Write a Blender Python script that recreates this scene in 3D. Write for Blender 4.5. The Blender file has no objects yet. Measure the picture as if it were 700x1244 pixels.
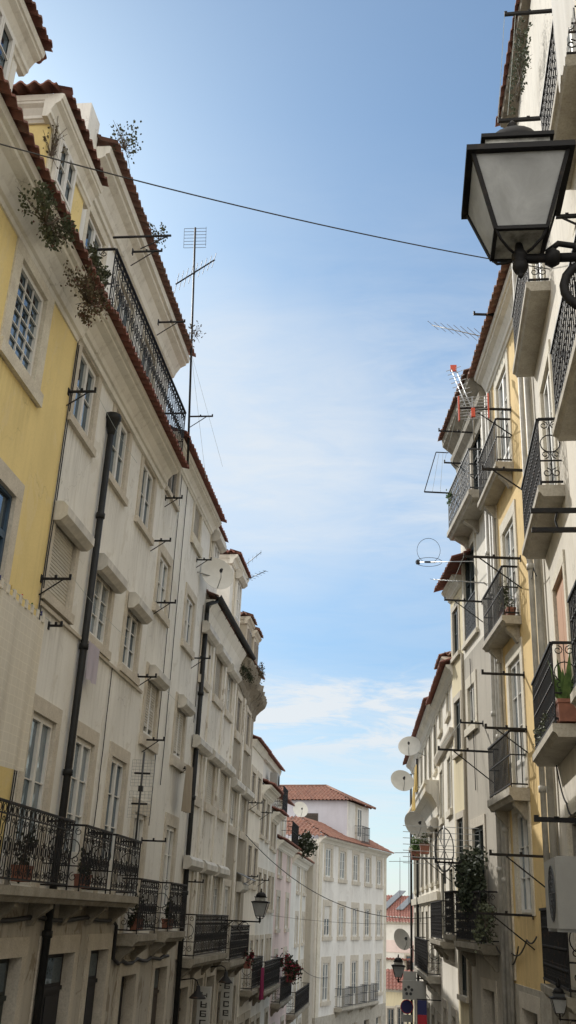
import bpy, bmesh, math, random
from mathutils import Vector, Matrix, noise
rnd = random.Random(7)
scene = bpy.context.scene
COL = scene.collection
R = math.radians
PI = math.pi

# ------------------------------------------------------------------ camera
# world: +Y runs down the street, +Z up, the camera's eye is the origin
CAMR = Matrix(((0.993468879, 0.000296646, 0.114103015),
               (0.105410870, -0.385214724, -0.916786870),
               (0.043682200, 0.922826922, -0.382730110)))
FPX, CX, CY = 1182.83, 350.0, 622.0

def at(px, py, Y):
    """point of the photograph (700 x 1244) carried out to the distance Y down the street"""
    d = CAMR @ Vector((px - CX, CY - py, -FPX))
    return d * (Y / d.y)

cam_d = bpy.data.cameras.new('camera')
cam = bpy.data.objects.new('camera', cam_d)
COL.objects.link(cam)
cam.matrix_world = CAMR.to_4x4()
cam_d.sensor_fit = 'VERTICAL'
cam_d.sensor_height = 36.0
cam_d.lens = 36.0 * FPX / 1244.0
cam_d.clip_start = 0.05
cam_d.clip_end = 3000
scene.camera = cam

# ------------------------------------------------------------------ materials
def new_mat(name):
    m = bpy.data.materials.new(name)
    m.use_nodes = True
    nt = m.node_tree
    return m, nt, nt.nodes['Principled BSDF']

def lnk(nt, a, b): nt.links.new(a, b)

def ramp(nt, fac, stops):
    n = nt.nodes.new('ShaderNodeValToRGB')
    el = n.color_ramp.elements
    el[0].position, el[0].color = stops[0][0], (*stops[0][1], 1)
    el[1].position, el[1].color = stops[-1][0], (*stops[-1][1], 1)
    for p, c in stops[1:-1]:
        e = el.new(p); e.color = (*c, 1)
    lnk(nt, fac, n.inputs['Fac'])
    return n.outputs['Color']

def tex_noise(nt, vec, scale, detail=4, rough=.55, dist=0):
    n = nt.nodes.new('ShaderNodeTexNoise')
    n.inputs['Scale'].default_value = scale
    n.inputs['Detail'].default_value = detail
    n.inputs['Roughness'].default_value = rough
    n.inputs['Distortion'].default_value = dist
    if vec is not None: lnk(nt, vec, n.inputs['Vector'])
    return n.outputs['Fac']

def mapped(nt, scale, coord='Object', rot=(0, 0, 0)):
    tc = nt.nodes.new('ShaderNodeTexCoord')
    mp = nt.nodes.new('ShaderNodeMapping')
    mp.inputs['Scale'].default_value = scale
    mp.inputs['Rotation'].default_value = rot
    lnk(nt, tc.outputs[coord], mp.inputs['Vector'])
    return mp.outputs['Vector']

def mix(nt, fac, a, b, mode='MIX'):
    n = nt.nodes.new('ShaderNodeMix')
    n.data_type = 'RGBA'; n.blend_type = mode
    for sock, v in ((n.inputs[0], fac), (n.inputs[6], a), (n.inputs[7], b)):
        if isinstance(v, (int, float)): sock.default_value = v
        elif isinstance(v, tuple): sock.default_value = (*v, 1)
        else: lnk(nt, v, sock)
    return n.outputs[2]

def bump(nt, bs, h, strength=.3, dist=.02):
    b = nt.nodes.new('ShaderNodeBump')
    b.inputs['Strength'].default_value = strength
    b.inputs['Distance'].default_value = dist
    lnk(nt, h, b.inputs['Height'])
    lnk(nt, b.outputs['Normal'], bs.inputs['Normal'])

def m_iron(name, col, rust, amount):
    m, nt, bs = new_mat(name)
    v = mapped(nt, (1, 1, 1))
    n = tex_noise(nt, v, 9, 6, .7)
    f = ramp(nt, n, [(.56, (0, 0, 0)), (.70, (amount,) * 3)])
    lnk(nt, mix(nt, f, col, rust), bs.inputs['Base Color'])
    bs.inputs['Roughness'].default_value = .62
    bs.inputs['Specular IOR Level'].default_value = .22
    bump(nt, bs, n, .25, .006)
    return m

def m_plaster(name, col, dirt=(.20, .17, .13), amount=.45, patch=None, streak=1.0):
    """painted render: broad blotches, vertical run-off streaks, grain, worn patches"""
    m, nt, bs = new_mat(name)
    v1 = mapped(nt, (.55, .55, .35))
    big = tex_noise(nt, v1, 1.6, 6, .6, .4)
    v2 = mapped(nt, (3.2, 3.2, .16))
    st = tex_noise(nt, v2, 2.2, 5, .65)
    v3 = mapped(nt, (1, 1, 1))
    fine = tex_noise(nt, v3, 26, 5, .7)
    c = mix(nt, ramp(nt, big, [(.38, (0, 0, 0)), (.72, (1, 1, 1))]), col, tuple(x * .86 for x in col))
    fs = nt.nodes.new('ShaderNodeMath'); fs.operation = 'MULTIPLY'; fs.inputs[1].default_value = amount * streak
    lnk(nt, ramp(nt, st, [(.52, (0, 0, 0)), (.80, (1, 1, 1))]), fs.inputs[0])
    c = mix(nt, fs.outputs[0], c, dirt)
    if patch:
        pn = tex_noise(nt, v1, 3.4, 7, .7, .8)
        c = mix(nt, ramp(nt, pn, [(.56, (0, 0, 0)), (.60, (.8, .8, .8))]), c, patch)
    c = mix(nt, ramp(nt, fine, [(.3, (0, 0, 0)), (.7, (.22, .22, .22))]), c, tuple(x * .6 for x in col))
    vo = nt.nodes.new('ShaderNodeTexVoronoi'); vo.feature = 'DISTANCE_TO_EDGE'; vo.inputs['Scale'].default_value = .5
    wv = nt.nodes.new('ShaderNodeVectorMath'); wv.operation = 'ADD'
    nz = nt.nodes.new('ShaderNodeTexNoise'); nz.inputs['Scale'].default_value = 3.0; nz.inputs['Detail'].default_value = 5
    lnk(nt, v3, nz.inputs['Vector']); lnk(nt, v3, wv.inputs[0]); lnk(nt, nz.outputs['Color'], wv.inputs[1]); lnk(nt, wv.outputs[0], vo.inputs['Vector'])
    ck = ramp(nt, vo.outputs['Distance'], [(.0, (.34, .34, .34)), (.009, (0, 0, 0))])
    sa = nt.nodes.new('ShaderNodeAttribute'); sa.attribute_name = 'stain'
    sm_ = nt.nodes.new('ShaderNodeMath'); sm_.operation = 'MULTIPLY'; sm_.inputs[1].default_value = .50
    v4 = mapped(nt, (7, 7, .5)); dr = tex_noise(nt, v4, 1.6, 4, .6)
    lnk(nt, mix(nt, 1.0, ramp(nt, dr, [(.40, (.12, .12, .12)), (.66, (1, 1, 1))]), sa.outputs['Fac'], 'MULTIPLY'), sm_.inputs[0])
    c = mix(nt, sm_.outputs[0], c, tuple(x * .9 for x in dirt))
    cm = mix(nt, 1.0, ck, ramp(nt, big, [(.45, (0, 0, 0)), (.60, (1, 1, 1))]), 'MULTIPLY')
    c = mix(nt, cm, c, tuple(x * .35 for x in dirt))
    lnk(nt, c, bs.inputs['Base Color'])
    bs.inputs['Roughness'].default_value = .92
    bs.inputs['Specular IOR Level'].default_value = .2
    med = tex_noise(nt, v3, 5, 6, .7)
    bump(nt, bs, mix(nt, .5, med, fine), .35, .012)
    return m

def m_flat(name, col, rough=.6, metal=0.0, var=.18, scale=7.0, bmp=0.0, spec=.4, stretch=(1, 1, 1)):
    m, nt, bs = new_mat(name)
    v = mapped(nt, stretch)
    n = tex_noise(nt, v, scale, 5, .65)
    c = mix(nt, ramp(nt, n, [(.3, (0, 0, 0)), (.72, (1, 1, 1))]), col, tuple(x * (1 - var * 2) for x in col))
    lnk(nt, c, bs.inputs['Base Color'])
    bs.inputs['Roughness'].default_value = rough
    bs.inputs['Metallic'].default_value = metal
    bs.inputs['Specular IOR Level'].default_value = spec
    if bmp: bump(nt, bs, n, bmp, .01)
    return m

def m_stone(name, col, dark):
    m, nt, bs = new_mat(name)
    v = mapped(nt, (1, 1, 1))
    n1 = tex_noise(nt, v, 3.2, 7, .7, .3)
    n2 = tex_noise(nt, v, 38, 4, .6)
    c = mix(nt, ramp(nt, n1, [(.35, (0, 0, 0)), (.70, (1, 1, 1))]), col, dark)
    c = mix(nt, ramp(nt, n2, [(.42, (0, 0, 0)), (.75, (.4, .4, .4))]), c, tuple(x * .45 for x in dark))
    lnk(nt, c, bs.inputs['Base Color'])
    bs.inputs['Roughness'].default_value = .88
    bs.inputs['Specular IOR Level'].default_value = .2
    bump(nt, bs, n2, .35, .012)
    return m

def m_tile(name, col, col2, lichen=(.30, .27, .22)):
    m, nt, bs = new_mat(name)
    v = mapped(nt, (1, 1, 1))
    vo = nt.nodes.new('ShaderNodeTexVoronoi')
    vo.inputs['Scale'].default_value = 4.2
    lnk(nt, v, vo.inputs['Vector'])
    n = tex_noise(nt, v, 7, 6, .7)
    c = mix(nt, vo.outputs['Color'], col, col2)
    c = mix(nt, ramp(nt, n, [(.48, (0, 0, 0)), (.72, (.75, .75, .75))]), c, lichen)
    lnk(nt, c, bs.inputs['Base Color'])
    bs.inputs['Roughness'].default_value = .9
    bs.inputs['Specular IOR Level'].default_value = .2
    bump(nt, bs, n, .4, .015)
    return m

def m_glass(name, base, var, rough=.03, scale=1.3, ior=3.0):
    """a window pane in front of a dim room or a curtain: dark body, sharp reflections"""
    m, nt, bs = new_mat(name)
    v = mapped(nt, (1.6, 1, .5))
    oi = nt.nodes.new('ShaderNodeObjectInfo')
    ad = nt.nodes.new('ShaderNodeVectorMath'); ad.operation = 'ADD'
    lnk(nt, v, ad.inputs[0])
    cb = nt.nodes.new('ShaderNodeCombineXYZ')
    ml = nt.nodes.new('ShaderNodeMath'); ml.operation = 'MULTIPLY'; ml.inputs[1].default_value = 37.0
    lnk(nt, oi.outputs['Random'], ml.inputs[0])
    for k in range(3): lnk(nt, ml.outputs[0], cb.inputs[k])
    lnk(nt, cb.outputs[0], ad.inputs[1])
    n = tex_noise(nt, ad.outputs[0], scale, 3, .5)
    c = ramp(nt, n, [(.35, base), (.65, var)])
    lnk(nt, c, bs.inputs['Base Color'])
    bs.inputs['Roughness'].default_value = rough
    bs.inputs['IOR'].default_value = ior
    bs.inputs['Specular IOR Level'].default_value = .5
    bs.inputs['Specular Tint'].default_value = (.58, .80, 1.0, 1)  # reflections tinted blue, standing in for a bluer sky
    w = tex_noise(nt, ad.outputs[0], 2.5, 2, .5)
    bump(nt, bs, w, .10, .02)
    return m

def m_leaf(name, c1, c2):
    m, nt, bs = new_mat(name)
    geo = nt.nodes.new('ShaderNodeNewGeometry')
    n = tex_noise(nt, geo.outputs['Position'], 9, 3, .6)
    lnk(nt, ramp(nt, n, [(.3, c1), (.7, c2)]), bs.inputs['Base Color'])
    bs.inputs['Roughness'].default_value = .65
    bs.inputs['Specular IOR Level'].default_value = .25
    return m

def m_cloth(name, col, grid=None, trans=.25):
    m, nt, bs = new_mat(name)
    v = mapped(nt, (1, 1, 1))
    n = tex_noise(nt, v, 160, 2, .5)
    c = mix(nt, ramp(nt, n, [(.3, (0, 0, 0)), (.7, (1, 1, 1))]), col, tuple(x * .88 for x in col))
    if grid:
        sp = nt.nodes.new('ShaderNodeSeparateXYZ'); lnk(nt, v, sp.inputs[0])
        ln = []
        for ax in ('X', 'Z'):
            a = nt.nodes.new('ShaderNodeMath'); a.operation = 'MULTIPLY'; a.inputs[1].default_value = grid; lnk(nt, sp.outputs[ax], a.inputs[0])
            b = nt.nodes.new('ShaderNodeMath'); b.operation = 'FRACT'; lnk(nt, a.outputs[0], b.inputs[0])
            d = nt.nodes.new('ShaderNodeMath'); d.operation = 'LESS_THAN'; d.inputs[1].default_value = .10; lnk(nt, b.outputs[0], d.inputs[0])
            ln.append(d.outputs[0])
        mx = nt.nodes.new('ShaderNodeMath'); mx.operation = 'MAXIMUM'; lnk(nt, ln[0], mx.inputs[0]); lnk(nt, ln[1], mx.inputs[1])
        c = mix(nt, mx.outputs[0], c, tuple(min(1, x * 1.09) for x in col))
    lnk(nt, c, bs.inputs['Base Color'])
    bs.inputs['Roughness'].default_value = .95
    bs.inputs['Specular IOR Level'].default_value = .1
    tr = nt.nodes.new('ShaderNodeBsdfTranslucent')
    tr.inputs['Color'].default_value = (*col, 1)
    ms = nt.nodes.new('ShaderNodeMixShader'); ms.inputs[0].default_value = trans
    lnk(nt, bs.outputs[0], ms.inputs[1]); lnk(nt, tr.outputs[0], ms.inputs[2])
    lnk(nt, ms.outputs[0], nt.nodes['Material Output'].inputs['Surface'])
    bump(nt, bs, n, .2, .003)
    return m

M = {}
M['white_wall'] = m_plaster('cream white render', (.81, .80, .755), (.30, .28, .24), .38, patch=(.66, .64, .58))
M['white_wall_b'] = m_plaster('warm white render', (.80, .785, .73), (.28, .26, .22), .42, patch=(.64, .615, .55))
M['white_wall_c'] = m_plaster('aged cream render', (.77, .74, .67), (.20, .17, .13), .55, patch=(.38, .33, .26))
M['old_wall'] = m_plaster('bare grey weathered render', (.40, .36, .29), (.14, .12, .10), .6, patch=(.26, .22, .17))
M['bright_wall'] = m_plaster('clean white render', (.84, .80, .71), (.4, .36, .30), .3)
M['yellow_wall'] = m_plaster('lemon yellow render', (.83, .67, .31), (.50, .40, .2), .3, patch=(.78, .64, .34))
M['ochre_wall'] = m_plaster('ochre render', (.78, .58, .28), (.34, .25, .14), .45, patch=(.60, .45, .22))
M['pink_wall'] = m_plaster('pale pink render', (.80, .66, .62), (.36, .28, .24), .3)
M['cream_wall'] = m_plaster('cream yellow render', (.80, .71, .49), (.36, .30, .2), .35)
M['grey_wall'] = m_plaster('grey cement render', (.50, .465, .40), (.18, .17, .15), .5, patch=(.42, .385, .33))
M['far_wall'] = m_plaster('off white render', (.80, .78, .73), (.42, .39, .34), .42, patch=(.68, .65, .60))
M['lavender_wall'] = m_plaster('lavender grey render', (.55, .545, .60), (.42, .4, .42), .35)
M['n_wall'] = m_plaster('chalk white render', (.72, .68, .60), (.30, .27, .22), .5, patch=(.62, .58, .50))
M['cornice'] = m_plaster('pale cornice stone', (.79, .765, .69), (.30, .26, .20), .5)
M['cornice_old'] = m_plaster('blackened cornice stone', (.27, .24, .19), (.04, .036, .03), .95, patch=(.075, .068, .052))
M['low_wall'] = m_plaster('shade darkened ground floor render', (.52, .485, .42), (.14, .12, .09), .6, patch=(.25, .21, .16))  # base tone darkened for shade low in the street; streaks and patches are dirt
M['stone'] = m_stone('limestone trim', (.64, .59, .50), (.48, .435, .36))
M['stone_w'] = m_stone('pale limestone trim', (.72, .68, .57), (.55, .50, .41))
M['slab'] = m_stone('balcony limestone', (.50, .47, .40), (.32, .29, .24))
M['slab_dirty'] = m_stone('stained balcony stone', (.36, .33, .27), (.20, .18, .14))
M['tile'] = m_tile('clay tile', (.24, .105, .08), (.155, .075, .06), (.17, .14, .115))
M['tile_red'] = m_tile('fresh clay tile', (.26, .105, .082), (.19, .085, .068), (.20, .14, .115))
M['tile_far'] = m_tile('orange brown clay tile', (.285, .14, .10), (.18, .09, .07), (.25, .19, .15))  # slightly lighter, browner tile for the end house roofs
M['tile_old'] = m_tile('weathered clay tile', (.26, .13, .095), (.17, .10, .08), (.22, .19, .15))
M['iron'] = m_iron('black painted iron', (.014, .014, .015), (.10, .055, .03), .7)
M['iron_grey'] = m_flat('grey painted iron', (.06, .065, .07), .55, 0, .2, 20, .2, .5)
M['iron_lamp'] = m_iron('matt black cast iron', (.010, .0095, .010), (.05, .035, .025), .6)
M['pipe'] = m_flat('dark painted downpipe', (.020, .021, .021), .6, 0, .3, 5, .1, .3)
M['pipe_pale'] = m_flat('pale painted downpipe', (.52, .50, .45), .6, 0, .2, 5, .1)
M['frame_w'] = m_flat('white painted window wood', (.72, .70, .65), .5, 0, .06, 9, .05)
M['frame_g'] = m_flat('weathered window wood', (.34, .31, .27), .7, 0, .2, 9, .1)
M['frame_d'] = m_flat('dark green door wood', (.035, .045, .042), .55, 0, .2, 6, .1)
M['frame_blue'] = m_flat('blue painted wood', (.05, .09, .14), .5, 0, .15, 8, .05)
M['door_dark'] = m_flat('near black door wood', (.022, .022, .028), .6, 0, .2, 5, .1)
M['door_panel'] = m_flat('brown panelled door wood', (.08, .062, .05), .6, 0, .3, 4, .2, stretch=(6, 6, .6))
M['door_orange'] = m_flat('faded terracotta shutter wood', (.50, .27, .15), .75, 0, .16, 5, .2, stretch=(8, 8, .5))
M['roll'] = m_flat('cream roller shutter', (.58, .55, .48), .6, 0, .10, 3, .0)
M['roll_g'] = m_flat('grey beige roller shutter', (.47, .44, .38), .65, 0, .16, 3, .0)
M['box'] = m_flat('cream shutter box', (.66, .63, .56), .6, 0, .2, 4, .15, stretch=(1, 1, .5))
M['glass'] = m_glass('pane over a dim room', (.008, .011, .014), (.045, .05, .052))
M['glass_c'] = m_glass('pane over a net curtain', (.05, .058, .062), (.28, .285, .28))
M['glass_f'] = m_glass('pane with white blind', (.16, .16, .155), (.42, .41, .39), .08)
M['metal'] = m_flat('galvanised metal', (.42, .43, .43), .4, .8, .15, 12)
M['alu'] = m_flat('dull aluminium', (.40, .41, .42), .5, .6, .1, 12)
M['dish'] = m_flat('cream enamelled steel', (.62, .61, .56), .5, 0, .08, 3)
M['dish_g'] = m_flat('grey enamelled steel', (.46, .45, .42), .5, 0, .12, 3)
M['red_plastic'] = m_flat('red plastic', (.62, .09, .045), .45, 0, .08, 4)
M['ac'] = m_flat('grey white enamel casing', (.30, .30, .285), .5, 0, .08, 3)
M['dark'] = m_flat('black plastic', (.02, .02, .022), .55, 0, .1, 8)
M['cable'] = m_flat('black cable sheath', (.03, .03, .032), .6, 0, .1, 8)
M['cord'] = m_flat('pale clothesline cord', (.45, .50, .48), .8, 0, .1, 8)
M['terracotta'] = m_flat('terracotta', (.30, .13, .09), .85, 0, .2, 9, .1)
M['leaf'] = m_leaf('dull green leaf', (.045, .055, .032), (.12, .135, .08))
M['leaf_dry'] = m_leaf('dry olive leaf', (.07, .06, .035), (.16, .13, .08))
M['leaf_bright'] = m_leaf('fresh green leaf', (.05, .10, .03), (.14, .22, .07))
M['leaf_dark'] = m_leaf('dark ivy leaf', (.015, .022, .012), (.05, .065, .035))
M['flower'] = m_leaf('crimson petal', (.22, .02, .04), (.38, .05, .09))
M['flower_dry'] = m_leaf('dry reddish flower', (.13, .06, .05), (.20, .11, .09))
M['twig'] = m_flat('grey brown twig', (.13, .10, .075), .9, 0, .2, 20)
M['cloth_w'] = m_cloth('cream curtain cloth', (.78, .745, .66), grid=9)
M['cloth_n'] = m_cloth('white cotton', (.78, .77, .74))
M['cloth_v'] = m_cloth('lilac towel cloth', (.56, .52, .60))
M['cloth_g'] = m_cloth('taupe cloth', (.40, .35, .28))
M['cloth_y'] = m_cloth('yellow cloth', (.74, .56, .24))
M['cloth_p'] = m_cloth('magenta cloth', (.32, .05, .13))
M['asphalt'] = m_flat('cobbled street stone', (.085, .08, .075), .85, 0, .3, 5, .6)
M['paving'] = m_stone('limestone paving', (.34, .32, .28), (.22, .20, .17))
M['earth'] = m_flat('dry earth', (.16, .14, .11), .95, 0, .3, .2, .3)
M['sign_w'] = m_flat('white sign enamel', (.46, .46, .43), .4, 0, .06, 4)
M['sign_b'] = m_flat('navy blue sign enamel', (.03, .035, .14), .4, 0, .06, 4)
M['sign_r'] = m_flat('red sign enamel', (.50, .03, .05), .4, 0, .06, 4)
M['purple'] = m_flat('deep purple canvas', (.03, .025, .055), .8, 0, .2, 6)
M['zinc'] = m_flat('zinc roof sheet', (.20, .21, .22), .45, .3, .15, 3)
def m_lampglass(name):
    m, nt, bs = new_mat(name)
    v = mapped(nt, (1, 1, 1))
    n = tex_noise(nt, v, 4.5, 8, .72, 1.2)
    lnk(nt, ramp(nt, n, [(.34, (.70, .71, .70)), (.52, (.50, .505, .50)), (.70, (.26, .26, .255))]), bs.inputs['Base Color'])
    bs.inputs['Roughness'].default_value = .16
    tr = nt.nodes.new('ShaderNodeBsdfTranslucent')
    tr.inputs['Color'].default_value = (.78, .81, .82, 1)
    ms = nt.nodes.new('ShaderNodeMixShader'); ms.inputs[0].default_value = .55
    lnk(nt, bs.outputs[0], ms.inputs[1]); lnk(nt, tr.outputs[0], ms.inputs[2])
    lnk(nt, ms.outputs[0], nt.nodes['Material Output'].inputs['Surface'])
    return m
M['lampglass'] = m_lampglass('dusty frosted lamp glass')
M['lampglass_dirty'] = m_flat('soiled glass', (.55, .55, .50), .3, 0, .47, 9, .2)

# ------------------------------------------------------------------ mesh builder
class MB:
    def __init__(s): s.v = []; s.f = []; s.sm = set()
    def face(s, *pts, smooth=False):
        k = len(s.v); s.v += [tuple(p) for p in pts]
        if smooth: s.sm.add(len(s.f))
        s.f.append(tuple(range(k, k + len(pts))))
    def box(s, x0, x1, y0, y1, z0, z1):
        k = len(s.v)
        s.v += [(x, y, z) for x in (x0, x1) for y in (y0, y1) for z in (z0, z1)]
        for q in ((0, 1, 3, 2), (4, 6, 7, 5), (0, 4, 5, 1), (2, 3, 7, 6), (0, 2, 6, 4), (1, 5, 7, 3)):
            s.f.append(tuple(k + i for i in q))
        return s
    def hexa(s, p):                                # eight corners: bottom ring then top ring
        k = len(s.v); s.v += [tuple(q) for q in p]
        for q in ((0, 3, 2, 1), (4, 5, 6, 7), (0, 1, 5, 4), (1, 2, 6, 5), (2, 3, 7, 6), (3, 0, 4, 7)):
            s.f.append(tuple(k + i for i in q))
        return s
    def tube(s, pts, r, n=5, closed=False, r_end=None):
        pts = [Vector(p) for p in pts]
        N = len(pts)
        if N < 2: return s
        base = len(s.v)
        up = None
        for i, p in enumerate(pts):
            a = pts[(i - 1) % N] if (closed or i > 0) else pts[i]
            b = pts[(i + 1) % N] if (closed or i < N - 1) else pts[i]
            t = (b - a)
            if t.length < 1e-9: t = Vector((0, 0, 1))
            t.normalize()
            if up is None:
                up = Vector((0, 0, 1)) if abs(t.z) < .9 else Vector((0, 1, 0))
            e1 = up - t * up.dot(t)
            if e1.length < 1e-5: e1 = t.orthogonal()
            e1.normalize(); up = e1
            e2 = t.cross(e1)
            rr = r if r_end is None else r + (r_end - r) * i / (N - 1)
            for k in range(n):
                q = 2 * PI * k / n + PI / n
                s.v.append(tuple(p + e1 * (math.cos(q) * rr) + e2 * (math.sin(q) * rr)))
        segs = N if closed else N - 1
        for i in range(segs):
            j = (i + 1) % N
            for k in range(n):
                l = (k + 1) % n
                if n > 4: s.sm.add(len(s.f))
                s.f.append((base + i * n + k, base + i * n + l, base + j * n + l, base + j * n + k))
        if not closed:
            s.f.append(tuple(base + k for k in range(n))[::-1])
            s.f.append(tuple(base + (N - 1) * n + k for k in range(n)))
        return s
    def prism(s, prof, x0, x1):                    # profile of (y, z) carried along x
        k = len(s.v); n = len(prof)
        s.v += [(x0, y, z) for y, z in prof] + [(x1, y, z) for y, z in prof]
        for i in range(n):
            j = (i + 1) % n
            s.f.append((k + i, k + j, k + n + j, k + n + i))
        s.f.append(tuple(k + i for i in range(n))[::-1]); s.f.append(tuple(k + n + i for i in range(n)))
        return s
    def lathe(s, prof, c=(0, 0, 0), n=12, mat=None):  # profile of (r, z) about z
        k = len(s.v); c = Vector(c); L = len(prof)
        for r, z in prof:
            for i in range(n):
                q = 2 * PI * i / n
                p = Vector((r * math.cos(q), r * math.sin(q), z))
                if mat: p = mat @ p
                s.v.append(tuple(c + p))
        for a in range(L - 1):
            for i in range(n):
                j = (i + 1) % n
                s.sm.add(len(s.f))
                s.f.append((k + a * n + i, k + a * n + j, k + (a + 1) * n + j, k + (a + 1) * n + i))
        s.f.append(tuple(k + i for i in range(n))[::-1]); s.f.append(tuple(k + (L - 1) * n + i for i in range(n)))
        return s
    def add(s, o, mtx):
        k = len(s.v)
        s.v += [tuple(mtx @ Vector(p)) for p in o.v]
        for i, f in enumerate(o.f):
            if i in o.sm: s.sm.add(len(s.f))
            s.f.append(tuple(k + j for j in f))
        return s
    def data(s, name, mat):
        me = bpy.data.meshes.new(name)
        me.from_pydata(s.v, [], s.f)
        if s.sm:
            fl = [False] * len(s.f)
            for i in s.sm: fl[i] = True
            me.polygons.foreach_set('use_smooth', fl)
        if len(s.f) < 60000:
            bm = bmesh.new(); bm.from_mesh(me)
            bmesh.ops.recalc_face_normals(bm, faces=bm.faces)
            bm.to_mesh(me); bm.free()
        me.materials.append(mat)
        me.update()
        return me

def tag(o, label=None, cat=None, group=None, kind=None):
    if label: o['label'] = label
    if cat: o['category'] = cat
    if group: o['group'] = group
    if kind: o['kind'] = kind
    return o

def put(name, data, parent=None, loc=(0, 0, 0), mtx=None):
    o = bpy.data.objects.new(name, data)
    COL.objects.link(o)
    if mtx is not None: o.matrix_world = mtx
    else: o.location = loc
    if parent is not None: o.parent = parent
    return o

def obj(name, mb, mat, parent=None, loc=(0, 0, 0), mtx=None):
    return put(name, mb.data(name, mat), parent, loc, mtx)

def empty(name, mtx):
    o = bpy.data.objects.new(name, None)
    o.empty_display_size = .2
    COL.objects.link(o); o.matrix_world = mtx
    return o

CACHE = {}
def cached(key, fn, name, mat):
    if key not in CACHE: CACHE[key] = fn().data(name, mat)
    return CACHE[key]

# ------------------------------------------------------------------ facades
class Fac:
    """a vertical street front: s metres along it, out metres into the street, z up.
    local axes of whatever is placed on it: x along the wall, y into the street, z up"""
    def __init__(f, x, y, ang, left):
        a = R(ang); f.p = Vector((x, y)); f.left = left
        f.u = Vector((math.sin(a), math.cos(a)))
        f.n = Vector((math.cos(a), -math.sin(a))) if left else Vector((-math.cos(a), math.sin(a)))
        f.sg = -1 if left else 1
        ax = f.u * f.sg
        f.rot = Matrix.Rotation(math.atan2(ax.y, ax.x), 4, 'Z')
    def W(f, s, o, z):
        q = f.p + f.u * s + f.n * o
        return Vector((q.x, q.y, z))
    def mat(f, s, o, z): return Matrix.Translation(f.W(s, o, z)) @ f.rot
    def hit(f, px, py, out=0.0):
        """(s, z) of the front plane, out metres into the street, under a point of the photograph"""
        d = CAMR @ Vector((px - CX, CY - py, -FPX))
        p0 = f.p + f.n * out
        t = f.n.dot(p0) / (f.n.x * d.x + f.n.y * d.y)
        q = d * t
        return (Vector((q.x, q.y)) - p0).dot(f.u), q.z

LF = Fac(-5.2, 0, 0, True)
FF = Fac(-4.56, 58.5, 15.2, True)
NF = Fac(1.85, 0, 1.5, False)
OF = Fac(3.97, 0, -5.4, False)
GF = Fac(2.06, 20.2, -7.6, False)
HF = Fac(1.42, 24.95, -2.5, False)

def zg(y): return -1.65 - .098 * y

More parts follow.
